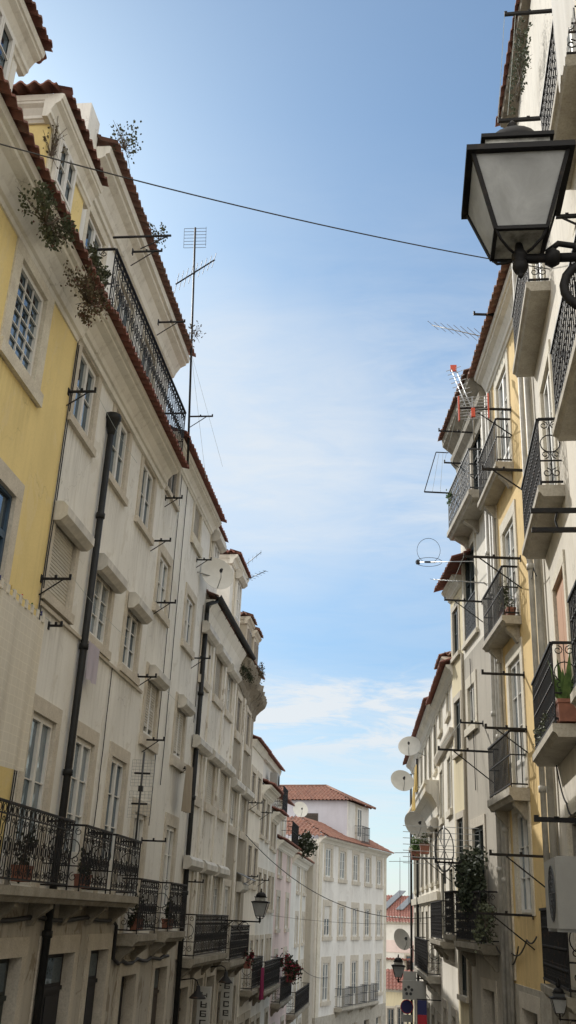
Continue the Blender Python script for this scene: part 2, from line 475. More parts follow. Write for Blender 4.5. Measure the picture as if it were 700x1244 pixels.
class House:
    def __init__(h, name, fac, s0, s1, zb, zt, label, cat='house', depth=9.0):
        h.f, h.s0, h.s1, h.zb, h.zt, h.depth = fac, s0, s1, zb, zt, depth
        h.sm = (s0 + s1) / 2
        h.root = empty(name, fac.mat(h.sm, 0, zb))
        tag(h.root, label, cat)
        h.holes = []
    def P(h, s, o, z): return Vector((h.f.sg * (s - h.sm), o, z - h.zb))
    def X(h, s): return h.f.sg * (s - h.sm)
    def part(h, name, mb, mat, label=None):
        o = obj(name, mb, mat, h.root)
        if label: o['label'] = label
        return o
    def wall(h, mat, s0=None, s1=None, z0=None, z1=None, name='wall', out=0.0, holes=None, rev=.26):
        s0 = h.s0 if s0 is None else s0; s1 = h.s1 if s1 is None else s1
        z0 = h.zb if z0 is None else z0; z1 = h.zt if z1 is None else z1
        hs = [q for q in (h.holes if holes is None else holes) if q[0] > s0 - .01 and q[1] < s1 + .01 and q[3] > z0 and q[2] < z1]
        hs = [(q[0], q[1], max(q[2], z0), min(q[3], z1)) for q in hs]
        eL, eS = 1.25, .16
        ss = sorted({s0, s1} | {q[i] for q in hs for i in (0, 1)} | {v for q in hs for v in (q[0] - eS, q[1] + eS) if s0 < v < s1})
        zs = sorted({z0, z1} | {q[i] for q in hs for i in (2, 3)} | {q[2] - eL for q in hs if q[2] - eL > z0} | ({z1 - .8} if z1 - .8 > z0 else set()))
        ss = [v for i, v in enumerate(ss) if i == 0 or v - ss[i - 1] > 1e-6]
        zs = [v for i, v in enumerate(zs) if i == 0 or v - zs[i - 1] > 1e-6]
        stain = []
        def soil(s, z, ms, mz):
            t = max(0.0, 1 - (z1 - z) / .8) * .8
            for a, b, c, d in hs:
                if a - eS <= ms <= b + eS and mz < c and c - mz < eL:
                    f = 1.0 if a - 1e-6 <= s <= b + 1e-6 else max(0, 1 - max(a - s, s - b) / eS)
                    t = max(t, f * max(0.0, 1 - (c - z) / eL))
            return t
        mb = MB()
        P = h.P
        for a, b in zip(ss, ss[1:]):
            for c, d in zip(zs, zs[1:]):
                ms, mz = (a + b) / 2, (c + d) / 2
                if any(q[0] < ms < q[1] and q[2] < mz < q[3] for q in hs): continue
                mb.face(P(a, out, c), P(b, out, c), P(b, out, d), P(a, out, d))
                stain += [soil(q, r, ms, mz) for q, r in ((a, c), (b, c), (b, d), (a, d))]
        for a, b, c, d in hs:
            i = out - rev
            mb.face(P(a, out, c), P(a, i, c), P(a, i, d), P(a, out, d))
            mb.face(P(b, out, c), P(b, i, c), P(b, i, d), P(b, out, d))
            mb.face(P(a, out, c), P(b, out, c), P(b, i, c), P(a, i, c))
            mb.face(P(a, out, d), P(b, out, d), P(b, i, d), P(a, i, d))
        D = -h.depth
        mb.face(P(s0, out, z0), P(s0, D, z0), P(s0, D, z1), P(s0, out, z1))
        mb.face(P(s1, out, z0), P(s1, D, z0), P(s1, D, z1), P(s1, out, z1))
        mb.face(P(s0, D, z0), P(s1, D, z0), P(s1, D, z1), P(s0, D, z1))
        mb.face(P(s0, out, z1), P(s1, out, z1), P(s1, D, z1), P(s0, D, z1))
        o = h.part(name, mb, mat)
        at_ = o.data.attributes.new('stain', 'FLOAT', 'POINT')
        at_.data.foreach_set('value', stain + [0.0] * (len(mb.v) - len(stain)))
        return o
    def prism(h, name, prof, s0, s1, mat, parent=None, label=None):
        xs = sorted((h.X(s0), h.X(s1)))
        mb = MB().prism([(o, z - h.zb) for o, z in prof], xs[0], xs[1])
        return h.part(name, mb, mat, label)
    def box(h, name, s0, s1, o0, o1, z0, z1, mat):
        xs = sorted((h.X(s0), h.X(s1)))
        return h.part(name, MB().box(xs[0], xs[1], o0, o1, z0 - h.zb, z1 - h.zb), mat)

def cornice_profile(z0, z1, out):
    """cyma moulding from the wall at z0 up to a corona at z1"""
    h = z1 - z0
    return [(-.05, z0), (.03, z0), (.05, z0 + .10 * h), (.10 * out + .05, z0 + .14 * h), (.30 * out, z0 + .30 * h),
            (.52 * out, z0 + .55 * h), (.80 * out, z0 + .66 * h), (.82 * out, z0 + .74 * h), (out - .02, z0 + .76 * h),
            (out, z0 + .96 * h), (out - .03, z1), (-.05, z1)]

def tile_sheet(w, run, slope, pitch=.21, row=.36, amp=.05, thick=.022, hip=None, jit=.012, seed=1):
    """barrel tiles: x along the eave (0..w), rows climbing away from the eave (towards -y) at the given slope"""
    rr = random.Random(seed)
    nx = max(1, round(w / pitch)); p = w / nx
    ny = max(1, round(run / row)); rl = run / ny
    c, sn = math.cos(slope), math.sin(slope)
    mb = MB()
    sub = 6
    cols = [(k + i / sub) * p for k in range(nx) for i in range(sub)] + [w]
    jits = [[rr.uniform(-jit, jit) for _ in range(nx + 1)] for _ in range(ny)]
    def hgt(x):
        q = (x / p) % 1.0
        return amp * math.sin(PI * min(q / .62, 1)) if q < .62 else -amp * .45 * math.sin(PI * (q - .62) / .38)
    for j in range(ny):
        t0, t1 = j * rl - .03, (j + 1) * rl
        for lay in (0, 1):
            for a, b in zip(cols, cols[1:]):
                k = min(int((a + b) / 2 / p), nx - 1)
                jj = jits[j][k]
                if hip:
                    m = (a + b) / 2; tm = (t0 + t1) / 2
                    if m < hip[0] * tm or m > w - hip[1] * tm: continue
                q = []
                for x, t, lift in ((a, t0 + jj, .034), (b, t0 + jj, .034), (b, t1, .0), (a, t1, .0)):
                    hh = hgt(x if x < b or abs(x - b) > 1e-9 else b - 1e-6) + lift - lay * thick
                    q.append((x, -t * c + hh * sn * -0, t * sn + hh * 1.0))
                mb.face(*q, smooth=True)
                if lay == 0:                         # the open butt end of each tile
                    h0 = hgt(a) + .034; h1 = hgt(b - 1e-6) + .034
                    t = t0 + jj
                    mb.face((a, -t * c, t * sn + h0), (b, -t * c, t * sn + h1), (b, -t * c, t * sn + h1 - thick - .012), (a, -t * c, t * sn + h0 - thick - .012))
    return mb

def house_roof(h, s0, s1, out, z, run, slope_deg, mat, name='roof', pitch=.21, row=.36, hip=None, seed=1, amp=.05):
    mb = tile_sheet(abs(s1 - s0), run, R(slope_deg), pitch, row, amp, hip=hip, seed=seed)
    m2 = MB()
    x0 = min(h.X(s0), h.X(s1))
    m2.add(mb, Matrix.Translation((x0, out, z - h.zb)))
    return h.part(name, m2, mat)

# ------------------------------------------------------------------ windows
def g_surround(w, h, t, sill, proud, door=False):
    mb = MB(); e = .006; i = -.17
    a, b = w / 2 - e, w / 2 + t
    zt = h - e
    zb = 0 if door else e
    mb.box(-b, -a, i, proud, 0 if door else -sill, zt)
    mb.box(a, b, i, proud, 0 if door else -sill, zt)
    mb.box(-b, b, i, proud + .003, zt, h + t * 1.25)
    if not door:
        mb.box(-b - .03, b + .03, i, proud + .05, -sill, zb) if sill > .08 else None
        if sill <= .08: mb.box(-a, a, i, proud, -sill, zb)
    return mb

def g_casement(w, h, rows, leaves=2, door=False, cols=1, panel=0.0, stile=.042, bar=.016, trans=0.0):
    """white joinery set back in the opening: outer frame, leaves, glazing bars"""
    mb = MB(); e = .004
    W2 = w / 2 - .010; y0, y1 = -.095, -.035
    f = .045
    mb.box(-W2, -W2 + f, y0, y1, e, h - e); mb.box(W2 - f, W2, y0, y1, e, h - e)
    mb.box(-W2 + f, W2 - f, y0, y1, h - e - f, h - e); mb.box(-W2 + f, W2 - f, y0, y1, e, e + f)
    top = h - e - f
    if trans:
        mb.box(-W2 + f, W2 - f, y0, y1 + .01, top - trans - .05, top - trans); tt = top - trans - .05
    else: tt = top
    lw = (2 * W2 - 2 * f) / leaves
    for k in range(leaves):
        a = -W2 + f + k * lw + .004; b = a + lw - .008
        z0, z1 = e + f + .004, tt - .004
        yb = y1 + .012
        mb.box(a, a + stile, y0 + .02, yb, z0, z1); mb.box(b - stile, b, y0 + .02, yb, z0, z1)
        mb.box(a + stile, b - stile, y0 + .02, yb, z1 - stile, z1)
        zb = z0 + (panel if panel else stile * 1.3)
        mb.box(a + stile, b - stile, y0 + .02, yb - (.012 if panel else 0), z0, zb)
        for r in range(1, rows):
            zz = zb + (z1 - stile - zb) * r / rows
            mb.box(a + stile, b - stile, y0 + .03, yb - .015, zz - bar / 2, zz + bar / 2)
        for c in range(1, cols):
            xx = a + stile + (b - a - 2 * stile) * c / cols
            mb.box(xx - bar / 2, xx + bar / 2, y0 + .031, yb - .016, zb, z1 - stile)
    return mb

def g_pane(w, h): return MB().box(-w / 2 + .03, w / 2 - .03, -.082, -.072, .03, h - .03)

def g_roller(w, h, opening):
    mb = MB(); z = h
    y = -.045; n = max(4, int((h - opening) / .055)); d = (h - opening) / n
    prof = []
    for k in range(n):
        z1 = h - k * d; z0 = z1 - d
        prof += [(y, z1 - .004), (y + .014, z1 - d * .35), (y + .014, z0 + d * .2), (y, z0 + .004)]
    prof += [(y - .02, opening), (y - .02, h)]
    mb.prism(prof, -w / 2 + .02, w / 2 - .02)
    mb.box(-w / 2 + .02, w / 2 - .02, y - .02, y + .02, opening - .03, opening)
    return mb

def g_box(w, ov, hh=.31, d=.22):
    p = [(0.012, 0), (.0 + d * .55, 0), (d, hh * .28), (d, hh * .72), (d * .6, hh), (.012, hh)]
    return MB().prism(p, -w / 2 - ov, w / 2 + ov)

WN = {'cas': (3, 2), 'cas2': (2, 2)}
def window(h, s, w, z0, z1, kind='cas', sur=.15, sill=.14, proud=.025, stone='stone', frame='frame_w', pane='glass',
           rows=3, opening=None, boxed=False, boxz=0.0, roll='roll', panel=0.0, cols=1, leaves=2, trans=0.0, boxov=.16, label=None):
    """one window of a house: surround (the part) with frame, pane, roller shutter and shutter box under it"""
    hh = z1 - z0
    h.holes.append((s - w / 2, s + w / 2, z0, z1))
    door = kind in ('fr', 'door', 'dark_door')
    loc = h.P(s, 0, z0)
    kw, kh = round(w, 3), round(hh, 3)
    nm = {'fr': 'balcony_door', 'door': 'door', 'dark_door': 'doorway'}.get(kind, 'window')
    so = put(nm, cached(('sur', kw, kh, sur, sill, proud, door, stone), lambda: g_surround(w, hh, sur, sill, proud, door), 'surround', M[stone]), h.root, loc)
    if label: so['label'] = label
    if kind == 'door':
        mb = MB()
        def leafdoor():
            m = MB(); e = .010; W2 = w / 2 - e
            m.box(-W2, W2, -.2, -.15, e, hh - e)
            n = 2 if w > .95 else 1
            top = hh - .55
            for k in range(n):
                a = -W2 + k * 2 * W2 / n + .05; b = a + 2 * W2 / n - .1
                for c, d in ((.12, top * .42), (top * .48, top - .06)):
                    m.box(a, b, -.15, -.135, c, d)
            m.box(-W2, W2, -.15, -.12, top, top + .06)
            return m
        put('door_leaf', cached(('leaf', kw, kh, frame), leafdoor, 'door_leaf', M[frame]), so)
        put('pane', cached(('dpane', kw, kh, pane), lambda: MB().box(-w / 2 + .12, w / 2 - .12, -.149, -.14, hh - .44, hh - .08), 'pane', M[pane]), so)
        return so
    if kind == 'dark_door':
        put('door_leaf', cached(('dd', kw, kh), lambda: MB().box(-w / 2 + .010, w / 2 - .010, -.25, -.22, 0, hh - .008).box(-w / 2 + .06, -.02, -.22, -.20, .1, hh - .2).box(.02, w / 2 - .06, -.22, -.20, .1, hh - .2), 'door_leaf', M['door_dark']), so)
        return so
    if opening is None or opening > .05:
        put('frame', cached(('fr', kw, kh, rows, leaves, panel, cols, trans, frame), lambda: g_casement(w, hh, rows, leaves, door, cols, panel, trans=trans), 'frame', M[frame]), so)
        put('pane', cached(('pane', kw, kh, pane), lambda: g_pane(w, hh), 'pane', M[pane]), so)
    if opening is not None:
        put('roller_shutter', cached(('roll', kw, kh, opening, roll), lambda: g_roller(w, hh, opening), 'roller_shutter', M[roll]), so)
    if boxed:
        put('shutter_box', cached(('box', kw, boxov), lambda: g_box(w, boxov), 'shutter_box', M['box']), so, (0, proud, hh - .12 + boxz))
    return so

# ------------------------------------------------------------------ ironwork
def arc_pts(cx, cz, r, a0, a1, n=8, y=0.0):
    return [(cx + r * math.cos(a0 + (a1 - a0) * k / n), y, cz + r * math.sin(a0 + (a1 - a0) * k / n)) for k in range(n + 1)]

def spiral(cx, cz, r0, r1, a0, turns, n=14, y=0.0):
    return [(cx + (r0 + (r1 - r0) * k / n) * math.cos(a0 + turns * 2 * PI * k / n), y,
             cz + (r0 + (r1 - r0) * k / n) * math.sin(a0 + turns * 2 * PI * k / n)) for k in range(n + 1)]

def s_scroll(x, z0, z1, wd, flip=1):
    h = z1 - z0; r = min(wd * .5, h * .16)
    up = spiral(x - flip * 0, z1 - r, r, r * .25, -PI / 2 if flip > 0 else -PI / 2, flip * 1.1)
    dn = spiral(x, z0 + r, r, r * .25, PI / 2, flip * 1.1)
    return up[::-1] + dn

def panel_bars(w, h, style):
    """a flat length of railing, x 0..w, z 0..h, as iron tubes"""
    mb = MB()
    b = .010
    if style == 'scroll':
        mb.box(0, w, -.022, .022, h - .03, h); mb.box(0, w, -.014, .014, .06, .085); mb.box(0, w, -.012, .012, h - .16, h - .142)
        n = max(2, round(w / .165)); p = w / n
        for k in range(n + 1): mb.tube([(k * p, 0, 0 if k in (0, n) else .06), (k * p, 0, h - .02)], b * (1.3 if k in (0, n) else .9), 4)
        for k in range(n):
            x = (k + .5) * p
            mb.tube(arc_pts(x, h - .088, .05, 0, 2 * PI, 8)[:-1], .006, 4, True)
            lo, hi = .095, h - .17
            mid = (lo + hi) / 2
            f = 1 if k % 2 else -1
            mb.tube(s_scroll(x, mid + .02, hi, p * .8, f), .0065, 4)
            mb.tube(s_scroll(x, lo, mid - .02, p * .8, -f), .0065, 4)
            mb.tube([(x, 0, mid - .05), (x, 0, mid + .05)], .016, 4)
    elif style == 'twist':
        mb.box(0, w, -.025, .025, h - .03, h); mb.box(0, w, -.016, .016, .05, .08)
        n = max(2, round(w / .12)); p = w / n
        for k in range(n + 1):
            mb.tube([(k * p, 0, 0 if k in (0, n) else .05), (k * p, 0, h - .02)], .011, 4)
            if k in (0, n): continue
            for zz in (.26, .5, .74): mb.lathe([(.011, -.02), (.021, 0), (.011, .02)], (k * p, 0, zz * h), 5)
        for k in range(n):
            x = (k + .5) * p
            mb.tube(arc_pts(x, h - .085, .042, 0, 2 * PI, 8)[:-1], .006, 4, True)
            mb.tube(spiral(x, .16, .045, .012, PI / 2, 1.2, 8), .006, 4)
            mb.tube(spiral(x, .27, .04, .012, -PI / 2, -1.2, 8), .006, 4)
    elif style == 'plain':
        mb.box(0, w, -.022, .022, h - .03, h); mb.box(0, w, -.014, .014, .05, .075); mb.box(0, w, -.012, .012, h * .56, h * .56 + .02)
        n = max(2, round(w / .115)); p = w / n
        for k in range(n + 1): mb.tube([(k * p, 0, 0 if k in (0, n) else .05), (k * p, 0, h - .02)], .011, 4)
    elif style == 'ornate':
        mb.box(0, w, -.022, .022, h - .03, h); mb.box(0, w, -.014, .014, .05, .075)
        n = max(2, round(w / .17)); p = w / n
        for k in range(n + 1): mb.tube([(k * p, 0, 0 if k in (0, n) else .05), (k * p, 0, h - .02)], .010, 4)
        for k in range(n):
            x = (k + .5) * p
            for q in range(5):
                zz = .15 + (h - .25) * q / 4
                mb.tube(arc_pts(x, zz, .062, 0, 2 * PI, 8)[:-1], .007, 4, True)
                mb.tube([(x - .05, 0, zz - .09), (x + .05, 0, zz + .09)], .006, 4)
                mb.tube([(x + .05, 0, zz - .09), (x - .05, 0, zz + .09)], .006, 4)
    return mb

def panel_side(d, h, style):
    """the short return of a railing, x 0..d"""
    mb = MB()
    mb.box(0, d, -.02, .02, h - .03, h); mb.box(0, d, -.014, .014, .05, .075)
    if style == 'plain':
        for k in (1, 2): mb.tube([(d * k / 3, 0, .05), (d * k / 3, 0, h - .02)], .010, 4)
        mb.box(0, d, -.012, .012, h * .56, h * .56 + .02)
    else:
        c = d / 2; r = min(.145, d * .46)
        mb.box(0, d, -.010, .010, h * .36, h * .36 + .018)
        mb.tube(arc_pts(c, h * .62, r, 0, 2 * PI, 16)[:-1], .009, 4, True)
        mb.tube([(c, 0, .05), (c, 0, h - .02)], .008, 4)
        for q in (-1, 1):
            mb.tube(spiral(c + q * d * .25, h - .11, .06, .02, PI / 2, q * 1.2, 10), .008, 4)
            mb.tube(spiral(c + q * d * .25, h * .36 + .10, .06, .02, -PI / 2, -q * 1.2, 10), .008, 4)
            mb.tube(spiral(c + q * d * .22, .2, .07, .02, PI / 2, q * 1.2, 10), .008, 4)
    return mb

def g_railing(w, h, d, style):
    """front panel and both returns; x centred, front at y = 0, returns run back to y = -d"""
    mb = MB()
    mb.add(panel_bars(w, h, style), Matrix.Translation((-w / 2, 0, 0)))
    for x in (-w / 2, w / 2):
        mb.add(panel_side(d - .01, h, style), Matrix.Translation((x, -.005, 0)) @ Matrix.Rotation(-PI / 2, 4, 'Z'))
    return mb

def g_slab(w, d, t, moulded=True):
    if moulded:
        p = [(0, 0), (d * .82, 0), (d * .9, t * .3), (d, t * .42), (d, t), (0, t)]
    else:
        p = [(0, 0), (d, 0), (d, t), (0, t)]
    return MB().prism(p, -w / 2, w / 2)

def balcony(h, s0, s1, zslab_top, rail_h, d, style, thick=.16, stone='slab', iron='iron', corbels=0, rails=None, label=None, moulded=True):
    """slab (part of the house) carrying its railing"""
    w = s1 - s0
    sl = obj('balcony', g_slab(w, d, thick, moulded), M[stone], h.root, h.P((s0 + s1) / 2, .003, zslab_top - thick))
    if label: sl['label'] = label
    for a, b in (rails or [(s0 + .05, s1 - .05)]):
        obj('railing', g_railing(b - a, rail_h, d - .05, style), M[iron], sl, (h.f.sg * ((a + b) / 2 - (s0 + s1) / 2), d - .05, thick + .002))
    for k in range(corbels):
        x = -w / 2 + .25 + (w - .5) * (k / max(1, corbels - 1))
        obj('corbel', MB().prism([(0, -.3), (.06, -.3), (.12, -.2), (d * .7, -.06), (d * .7, -.002), (0, -.002)], x - .07, x + .07), M[stone], sl)
    return sl
# ------------------------------------------------------------------ left side: yellow house
hy = House('house', LF, 2.0, 13.06, zg(8), 9.0, 'lemon yellow house at the left edge with tiled eave and two roof dormers')
window(hy, 11.13, 1.02, 6.8, 8.26, 'sash', frame='frame_w', rows=6, cols=3, leaves=1, sur=.24, sill=.2, stone='stone_w')
window(hy, 8.4, 1.02, 6.8, 8.26, 'sash', frame='frame_w', rows=6, cols=3, leaves=1, sur=.24, sill=.2, stone='stone_w')
window(hy, 11.1, 1.15, 3.05, 5.1, 'cas', frame='frame_blue', rows=2, cols=2, sur=.2, stone='stone', trans=.5)
window(hy, 8.4, 1.15, 3.05, 5.1, 'cas', frame='frame_blue', rows=2, cols=2, sur=.2, stone='stone', trans=.5)
window(hy, 10.6, 1.1, .2, 2.5, 'fr', rows=2, frame='frame_d', panel=.5, sur=.18)
window(hy, 9.6, 1.15, zg(9.6), -.7, 'door', sur=.2, frame='door_dark')
hy.wall(M['yellow_wall'], z0=.0)
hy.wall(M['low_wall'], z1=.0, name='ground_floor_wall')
hy.prism('cornice', cornice_profile(8.42, 8.98, .44), 2.0, 13.02, M['cornice'])
house_roof(hy, 2.0, 13.0, .56, 8.93, 1.1, 24, M['tile'], seed=2)
house_roof(hy, 2.0, 13.0, -.46, 9.42, 5.5, 24, M['tile'], name='upper_roof', seed=3, row=.42, pitch=.24)

def dormer(h, s0, s1, zb, zw, wallm, tilem, win, out=0.0, depth=2.2, over=.3, cor=.3, name='dormer', seed=1, hip_front=True, stone='cornice'):
    """roof dormer: a part of its house, carrying walls, moulding, window and tiles"""
    d = obj(name, MB().box(min(h.X(s0), h.X(s1)), max(h.X(s0), h.X(s1)), out - depth, out, zb - h.zb, zw - h.zb), wallm, h.root)
    mb = MB()
    x0, x1 = sorted((h.X(s0), h.X(s1)))
    pr = cornice_profile(zw - cor, zw, over * .8)
    mb.prism([(out + a, z - h.zb) for a, z in pr], x0 - over * .55, x1 + over * .55)
    m2 = MB().prism([(a, z) for a, z in cornice_profile(-cor + .002, -.002, over * .6)], 0, depth)
    mb.add(m2, Matrix.Translation((x1, out - depth, zw - h.zb)) @ Matrix.Rotation(PI / 2, 4, 'Z') @ Matrix.Scale(-1, 4, (0, 1, 0)))
    mb.add(m2, Matrix.Translation((x0, out - depth, zw - h.zb)) @ Matrix.Rotation(PI / 2, 4, 'Z'))
    obj('moulding', mb, M[stone], d)
    # tiles: a shallow front slope and two side slopes
    w = x1 - x0 + 2 * over
    t = MB()
    t.add(tile_sheet(w, w / 2 * 1.05, R(22), .2, .34, .055, seed=seed, hip=(.9, .9)), Matrix.Translation((x0 - over, out + over, zw - h.zb + .03)))
    L = depth + over
    ts = tile_sheet(L, w / 2 * 1.05, R(22), .2, .34, .055, seed=seed + 1, hip=(.92, 0))
    t.add(ts, Matrix.Translation((x1 + over, out + over, zw - h.zb + .035)) @ Matrix.Rotation(-PI / 2, 4, 'Z'))
    ts = tile_sheet(L, w / 2 * 1.05, R(22), .2, .34, .055, seed=seed + 2, hip=(0, .92))
    t.add(ts, Matrix.Translation((x0 - over, out - depth, zw - h.zb + .035)) @ Matrix.Rotation(PI / 2, 4, 'Z'))
    obj('tiles', t, M[tilem], d)
    if win:
        s, w_, z0, z1, fr, st = win[:6]
        loc = (h.X(s), out + .004, z0 - h.zb)
        hh = z1 - z0
        mb = MB(); mb.add(g_surround(w_, hh, .13, .1, .03), Matrix.Translation(loc))
        obj('window_surround', mb, M[st], d)
        fm = MB(); fm.add(g_casement(w_, hh, 2, 2), Matrix.Translation((loc[0], loc[1] + .130, loc[2])))
        obj('frame', fm, M[fr], d)
        fm = MB(); fm.add(g_pane(w_, hh), Matrix.Translation((loc[0], loc[1] + .118, loc[2])))
        obj('pane', fm, M['glass'], d)
        if len(win) > 6:
            fm = MB(); fm.add(g_box(w_, .12, .32, .24), Matrix.Translation((loc[0], loc[1] + .03, loc[2] + hh - .05)))
            obj('shutter_box', fm, M['box'], d)
    return d
dormer(hy, 10.55, 12.25, 9.1, 11.0, M['yellow_wall'], 'tile', (11.2, .8, 9.75, 10.65, 'frame_w', 'stone_w'), out=.08, over=.30, cor=.42, seed=11)
dormer(hy, 7.4, 9.25, 9.1, 10.75, M['white_wall'], 'tile', (8.5, .85, 9.5, 10.4, 'frame_w', 'stone_w'), out=.12, over=.34, cor=.42, seed=15)

# ------------------------------------------------------------------ left side: white house with the terrace railing
ha = House('house', LF, 13.07, 19.14, zg(16), 9.0, 'cream white house with iron roof terrace railing and black downpipe')
c3, c2, c1 = (13.75, 15.88, 18.0), (13.75, 15.92, 18.0), (13.92, 15.94, 18.06)
for s in c3: window(ha, s, .98, 7.16, 8.5, 'cas', rows=2, sur=.17, sill=.13, pane='glass')
window(ha, c2[0], 1.06, 4.24, 5.45, 'cas', opening=0.0, boxed=True, sur=.14)
window(ha, c2[1], 1.0, 4.2, 5.42, 'cas', rows=3, boxed=True, opening=1.1, roll='roll', sur=.16, pane='glass_c')
window(ha, c2[2], 1.0, 4.2, 5.42, 'cas', rows=3, boxed=True, opening=1.08, roll='roll', sur=.16, boxov=.08)
window(ha, c1[0], 1.02, .2, 2.55, 'fr', rows=2, panel=.55, sur=.18, pane='glass_c', frame='frame_w')
window(ha, c1[1], 1.02, .2, 2.55, 'fr', rows=3, panel=.55, sur=.18, pane='glass_c')
window(ha, c1[2], 1.02, .2, 2.55, 'fr', rows=3, panel=.55, sur=.18, pane='glass')
for s, w in ((13.72, 1.15), (15.92, 1.5), (18.1, 1.1)):
    window(ha, s, w, zg(s), -.68, 'door', sur=.2, frame='door_dark' if s > 15 else 'frame_d', stone='stone')
ha.wall(M['white_wall'], z0=.0)
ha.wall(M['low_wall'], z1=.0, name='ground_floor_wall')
ha.prism('string_course', [(-.02, 4.0), (.045, 4.0), (.05, 4.05), (.02, 4.08), (-.02, 4.08)], 13.08, 19.1, M['stone'])
ha.prism('cornice', cornice_profile(8.62, 9.06, .42), 13.09, 19.12, M['cornice'])
ha.prism('lower_cornice_band', [(-.02, 8.52), (.07, 8.52), (.09, 8.6), (-.02, 8.6)], 13.09, 19.12, M['cornice'])
house_roof(ha, 13.05, 19.15, .55, 9.02, .85, 20, M['tile_red'], name='terrace_tiles', seed=5, row=.3)
# attic behind the terrace
ha.wall(M['white_wall'], 12.95, 19.95, 9.0, 12.36, name='attic_wall', out=-.32, holes=[(13.5, 14.5, 9.3, 11.5), (15.6, 16.6, 9.3, 11.5), (17.6, 18.6, 9.3, 11.5)])
for s in (14.0, 16.1, 18.1):
    a = put('balcony_door', cached(('sur', 1.0, 2.2, .14, .1, .025, True, 'stone_w'), lambda: g_surround(1.0, 2.2, .14, .1, .025, True), 'surround', M['stone_w']), ha.root, ha.P(s, -.32, 9.3))
    put('frame', cached(('fr', 1.0, 2.2, 3, 2, .4, 1, 0.0, 'frame_w'), lambda: g_casement(1.0, 2.2, 3, 2, True, 1, .4), 'frame', M['frame_w']), a)
    put('pane', cached(('pane', 1.0, 2.2, 'glass'), lambda: g_pane(1.0, 2.2), 'pane', M['glass']), a)
ha.prism('attic_cornice', [(o - .30, z) for o, z in cornice_profile(11.75, 12.40, .45)], 12.93, 19.97, M['cornice'])
house_roof(ha, 12.85, 20.0, .26, 12.42, 1.8, 24, M['tile_old'], name='attic_roof', seed=6)
ha.box('parapet_block', 12.42, 12.92, -.9, -.12, 9.2, 12.9, M['white_wall'])
# terrace railing: part of the house
tr = obj('terrace_railing', g_railing(5.85, 1.15, .78, 'scroll'), M['iron'], ha.root, ha.P(16.1, .40, 9.22))
# hopper and downpipe
def downpipe(h, s, out, z0, z1, r, mat, hopper=True, collars=(), bend=None):
    mb = MB().tube([h.P(s, out, z0), h.P(s, out, z1)], r, 10)
    for z in collars: mb.lathe([(r + .003, -.05), (r + .02, -.045), (r + .02, .045), (r + .003, .05)], h.P(s, out, z), 10)
    if hopper: mb.lathe([(r, -.30), (r + .02, -.2), (.13, -.02), (.15, 0), (.15, .10), (.12, .1)], h.P(s, out, z1), 10)
    if bend: mb.tube([h.P(s, out, z1)] + [h.P(*b) for b in bend], r, 10)
    return h.part('downpipe', mb, M[mat])
downpipe(ha, 15.02, .09, zg(15), 8.05, .058, 'pipe', True, (6.2, 3.9, 1.9, -.4))
balcony(ha, 10.0, 18.78, .2, .96, .45, 'scroll', .19, 'slab_dirty', corbels=7,
        rails=[(10.05, 14.68), (15.26, 16.72), (17.0, 18.72)], moulded=True)

# ------------------------------------------------------------------ left side: white house with shuttered windows
hb = House('house', LF, 19.15, 24.72, zg(22), 9.95, 'plain cream house with half lowered shutters beside the terrace house')
b1, b2 = 20.02, 22.9
window(hb, b1, .98, 8.72, 9.6, 'cas', rows=1, sur=.12, sill=.1, frame='frame_g', stone='stone')
window(hb, b2, .84, 8.75, 9.7, 'cas', opening=.0, roll='roll_g', sur=.15, sill=.25, stone='stone_w')
for s in (b1, b2): window(hb, s, .98, 6.0, 7.22, 'cas', rows=2, sur=.17, sill=.17, pane='glass' if s == b2 else 'glass_c')
for s, op in ((b1, .24), (b2, .2)): window(hb, s, 1.0, 3.27, 4.5, 'cas', rows=2, opening=op, boxed=True, roll='roll', sur=.18, sill=.22, boxov=.06)
for s in (b1, b2): window(hb, s, .98, -.44, 1.77, 'fr', rows=3, panel=.5, sur=.2, pane='glass_f')
window(hb, 20.3, 1.12, zg(20.3), -1.18, 'dark_door', sur=.22)
window(hb, 23.05, 1.2, zg(23), -1.15, 'door', sur=.22, frame='door_panel')
hb.wall(M['white_wall_b'], z0=-.64)
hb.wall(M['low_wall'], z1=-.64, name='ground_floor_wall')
hb.prism('cornice', cornice_profile(9.62, 9.98, .30), 19.17, 24.68, M['cornice'])
house_roof(hb, 19.2, 24.7, .40, 9.98, 1.6, 22, M['tile_red'], seed=8)
downpipe(hb, 24.62, .09, zg(24.6), 7.35, .06, 'pipe', False, (5.2, 2.6, .4), bend=[(24.62, .09, 7.6), (24.9, .28, 7.78)])
balcony(hb, 19.1, 20.62, -.44, .97, .42, 'scroll', .2, 'slab_dirty', corbels=2)
balcony(hb, 21.7, 23.4, -.42, .97, .42, 'scroll', .2, 'slab_dirty', corbels=2)

# ------------------------------------------------------------------ left side: long house with gutter, shutter boxes and dormers
hc = House('house', LF, 24.73, 34.72, zg(30), 7.55, 'long aged cream house with a row of shutter boxes, black gutter and ruined cornice')
cs = (25.2, 27.3, 29.25, 31.3, 33.42)
window(hc, cs[0], 1.0, 5.68, 6.9, 'cas', opening=0.0, roll='roll_g', boxed=True, sur=.15, sill=.2, boxov=.3)
window(hc, cs[1], 1.0, 5.62, 6.85, 'cas', opening=0.0, roll='roll_g', boxed=True, sur=.15, sill=.2, boxov=.3)
window(hc, cs[2], .95, 5.6, 6.8, 'cas', rows=3, boxed=True, sur=.15, sill=.2, boxov=.3, pane='glass')
window(hc, cs[3], .85, 5.35, 6.45, 'cas', rows=2, frame='frame_g', sur=.15, sill=.25)
window(hc, cs[4], .85, 5.25, 6.4, 'cas', rows=2, frame='frame_g', sur=.15, sill=.2)
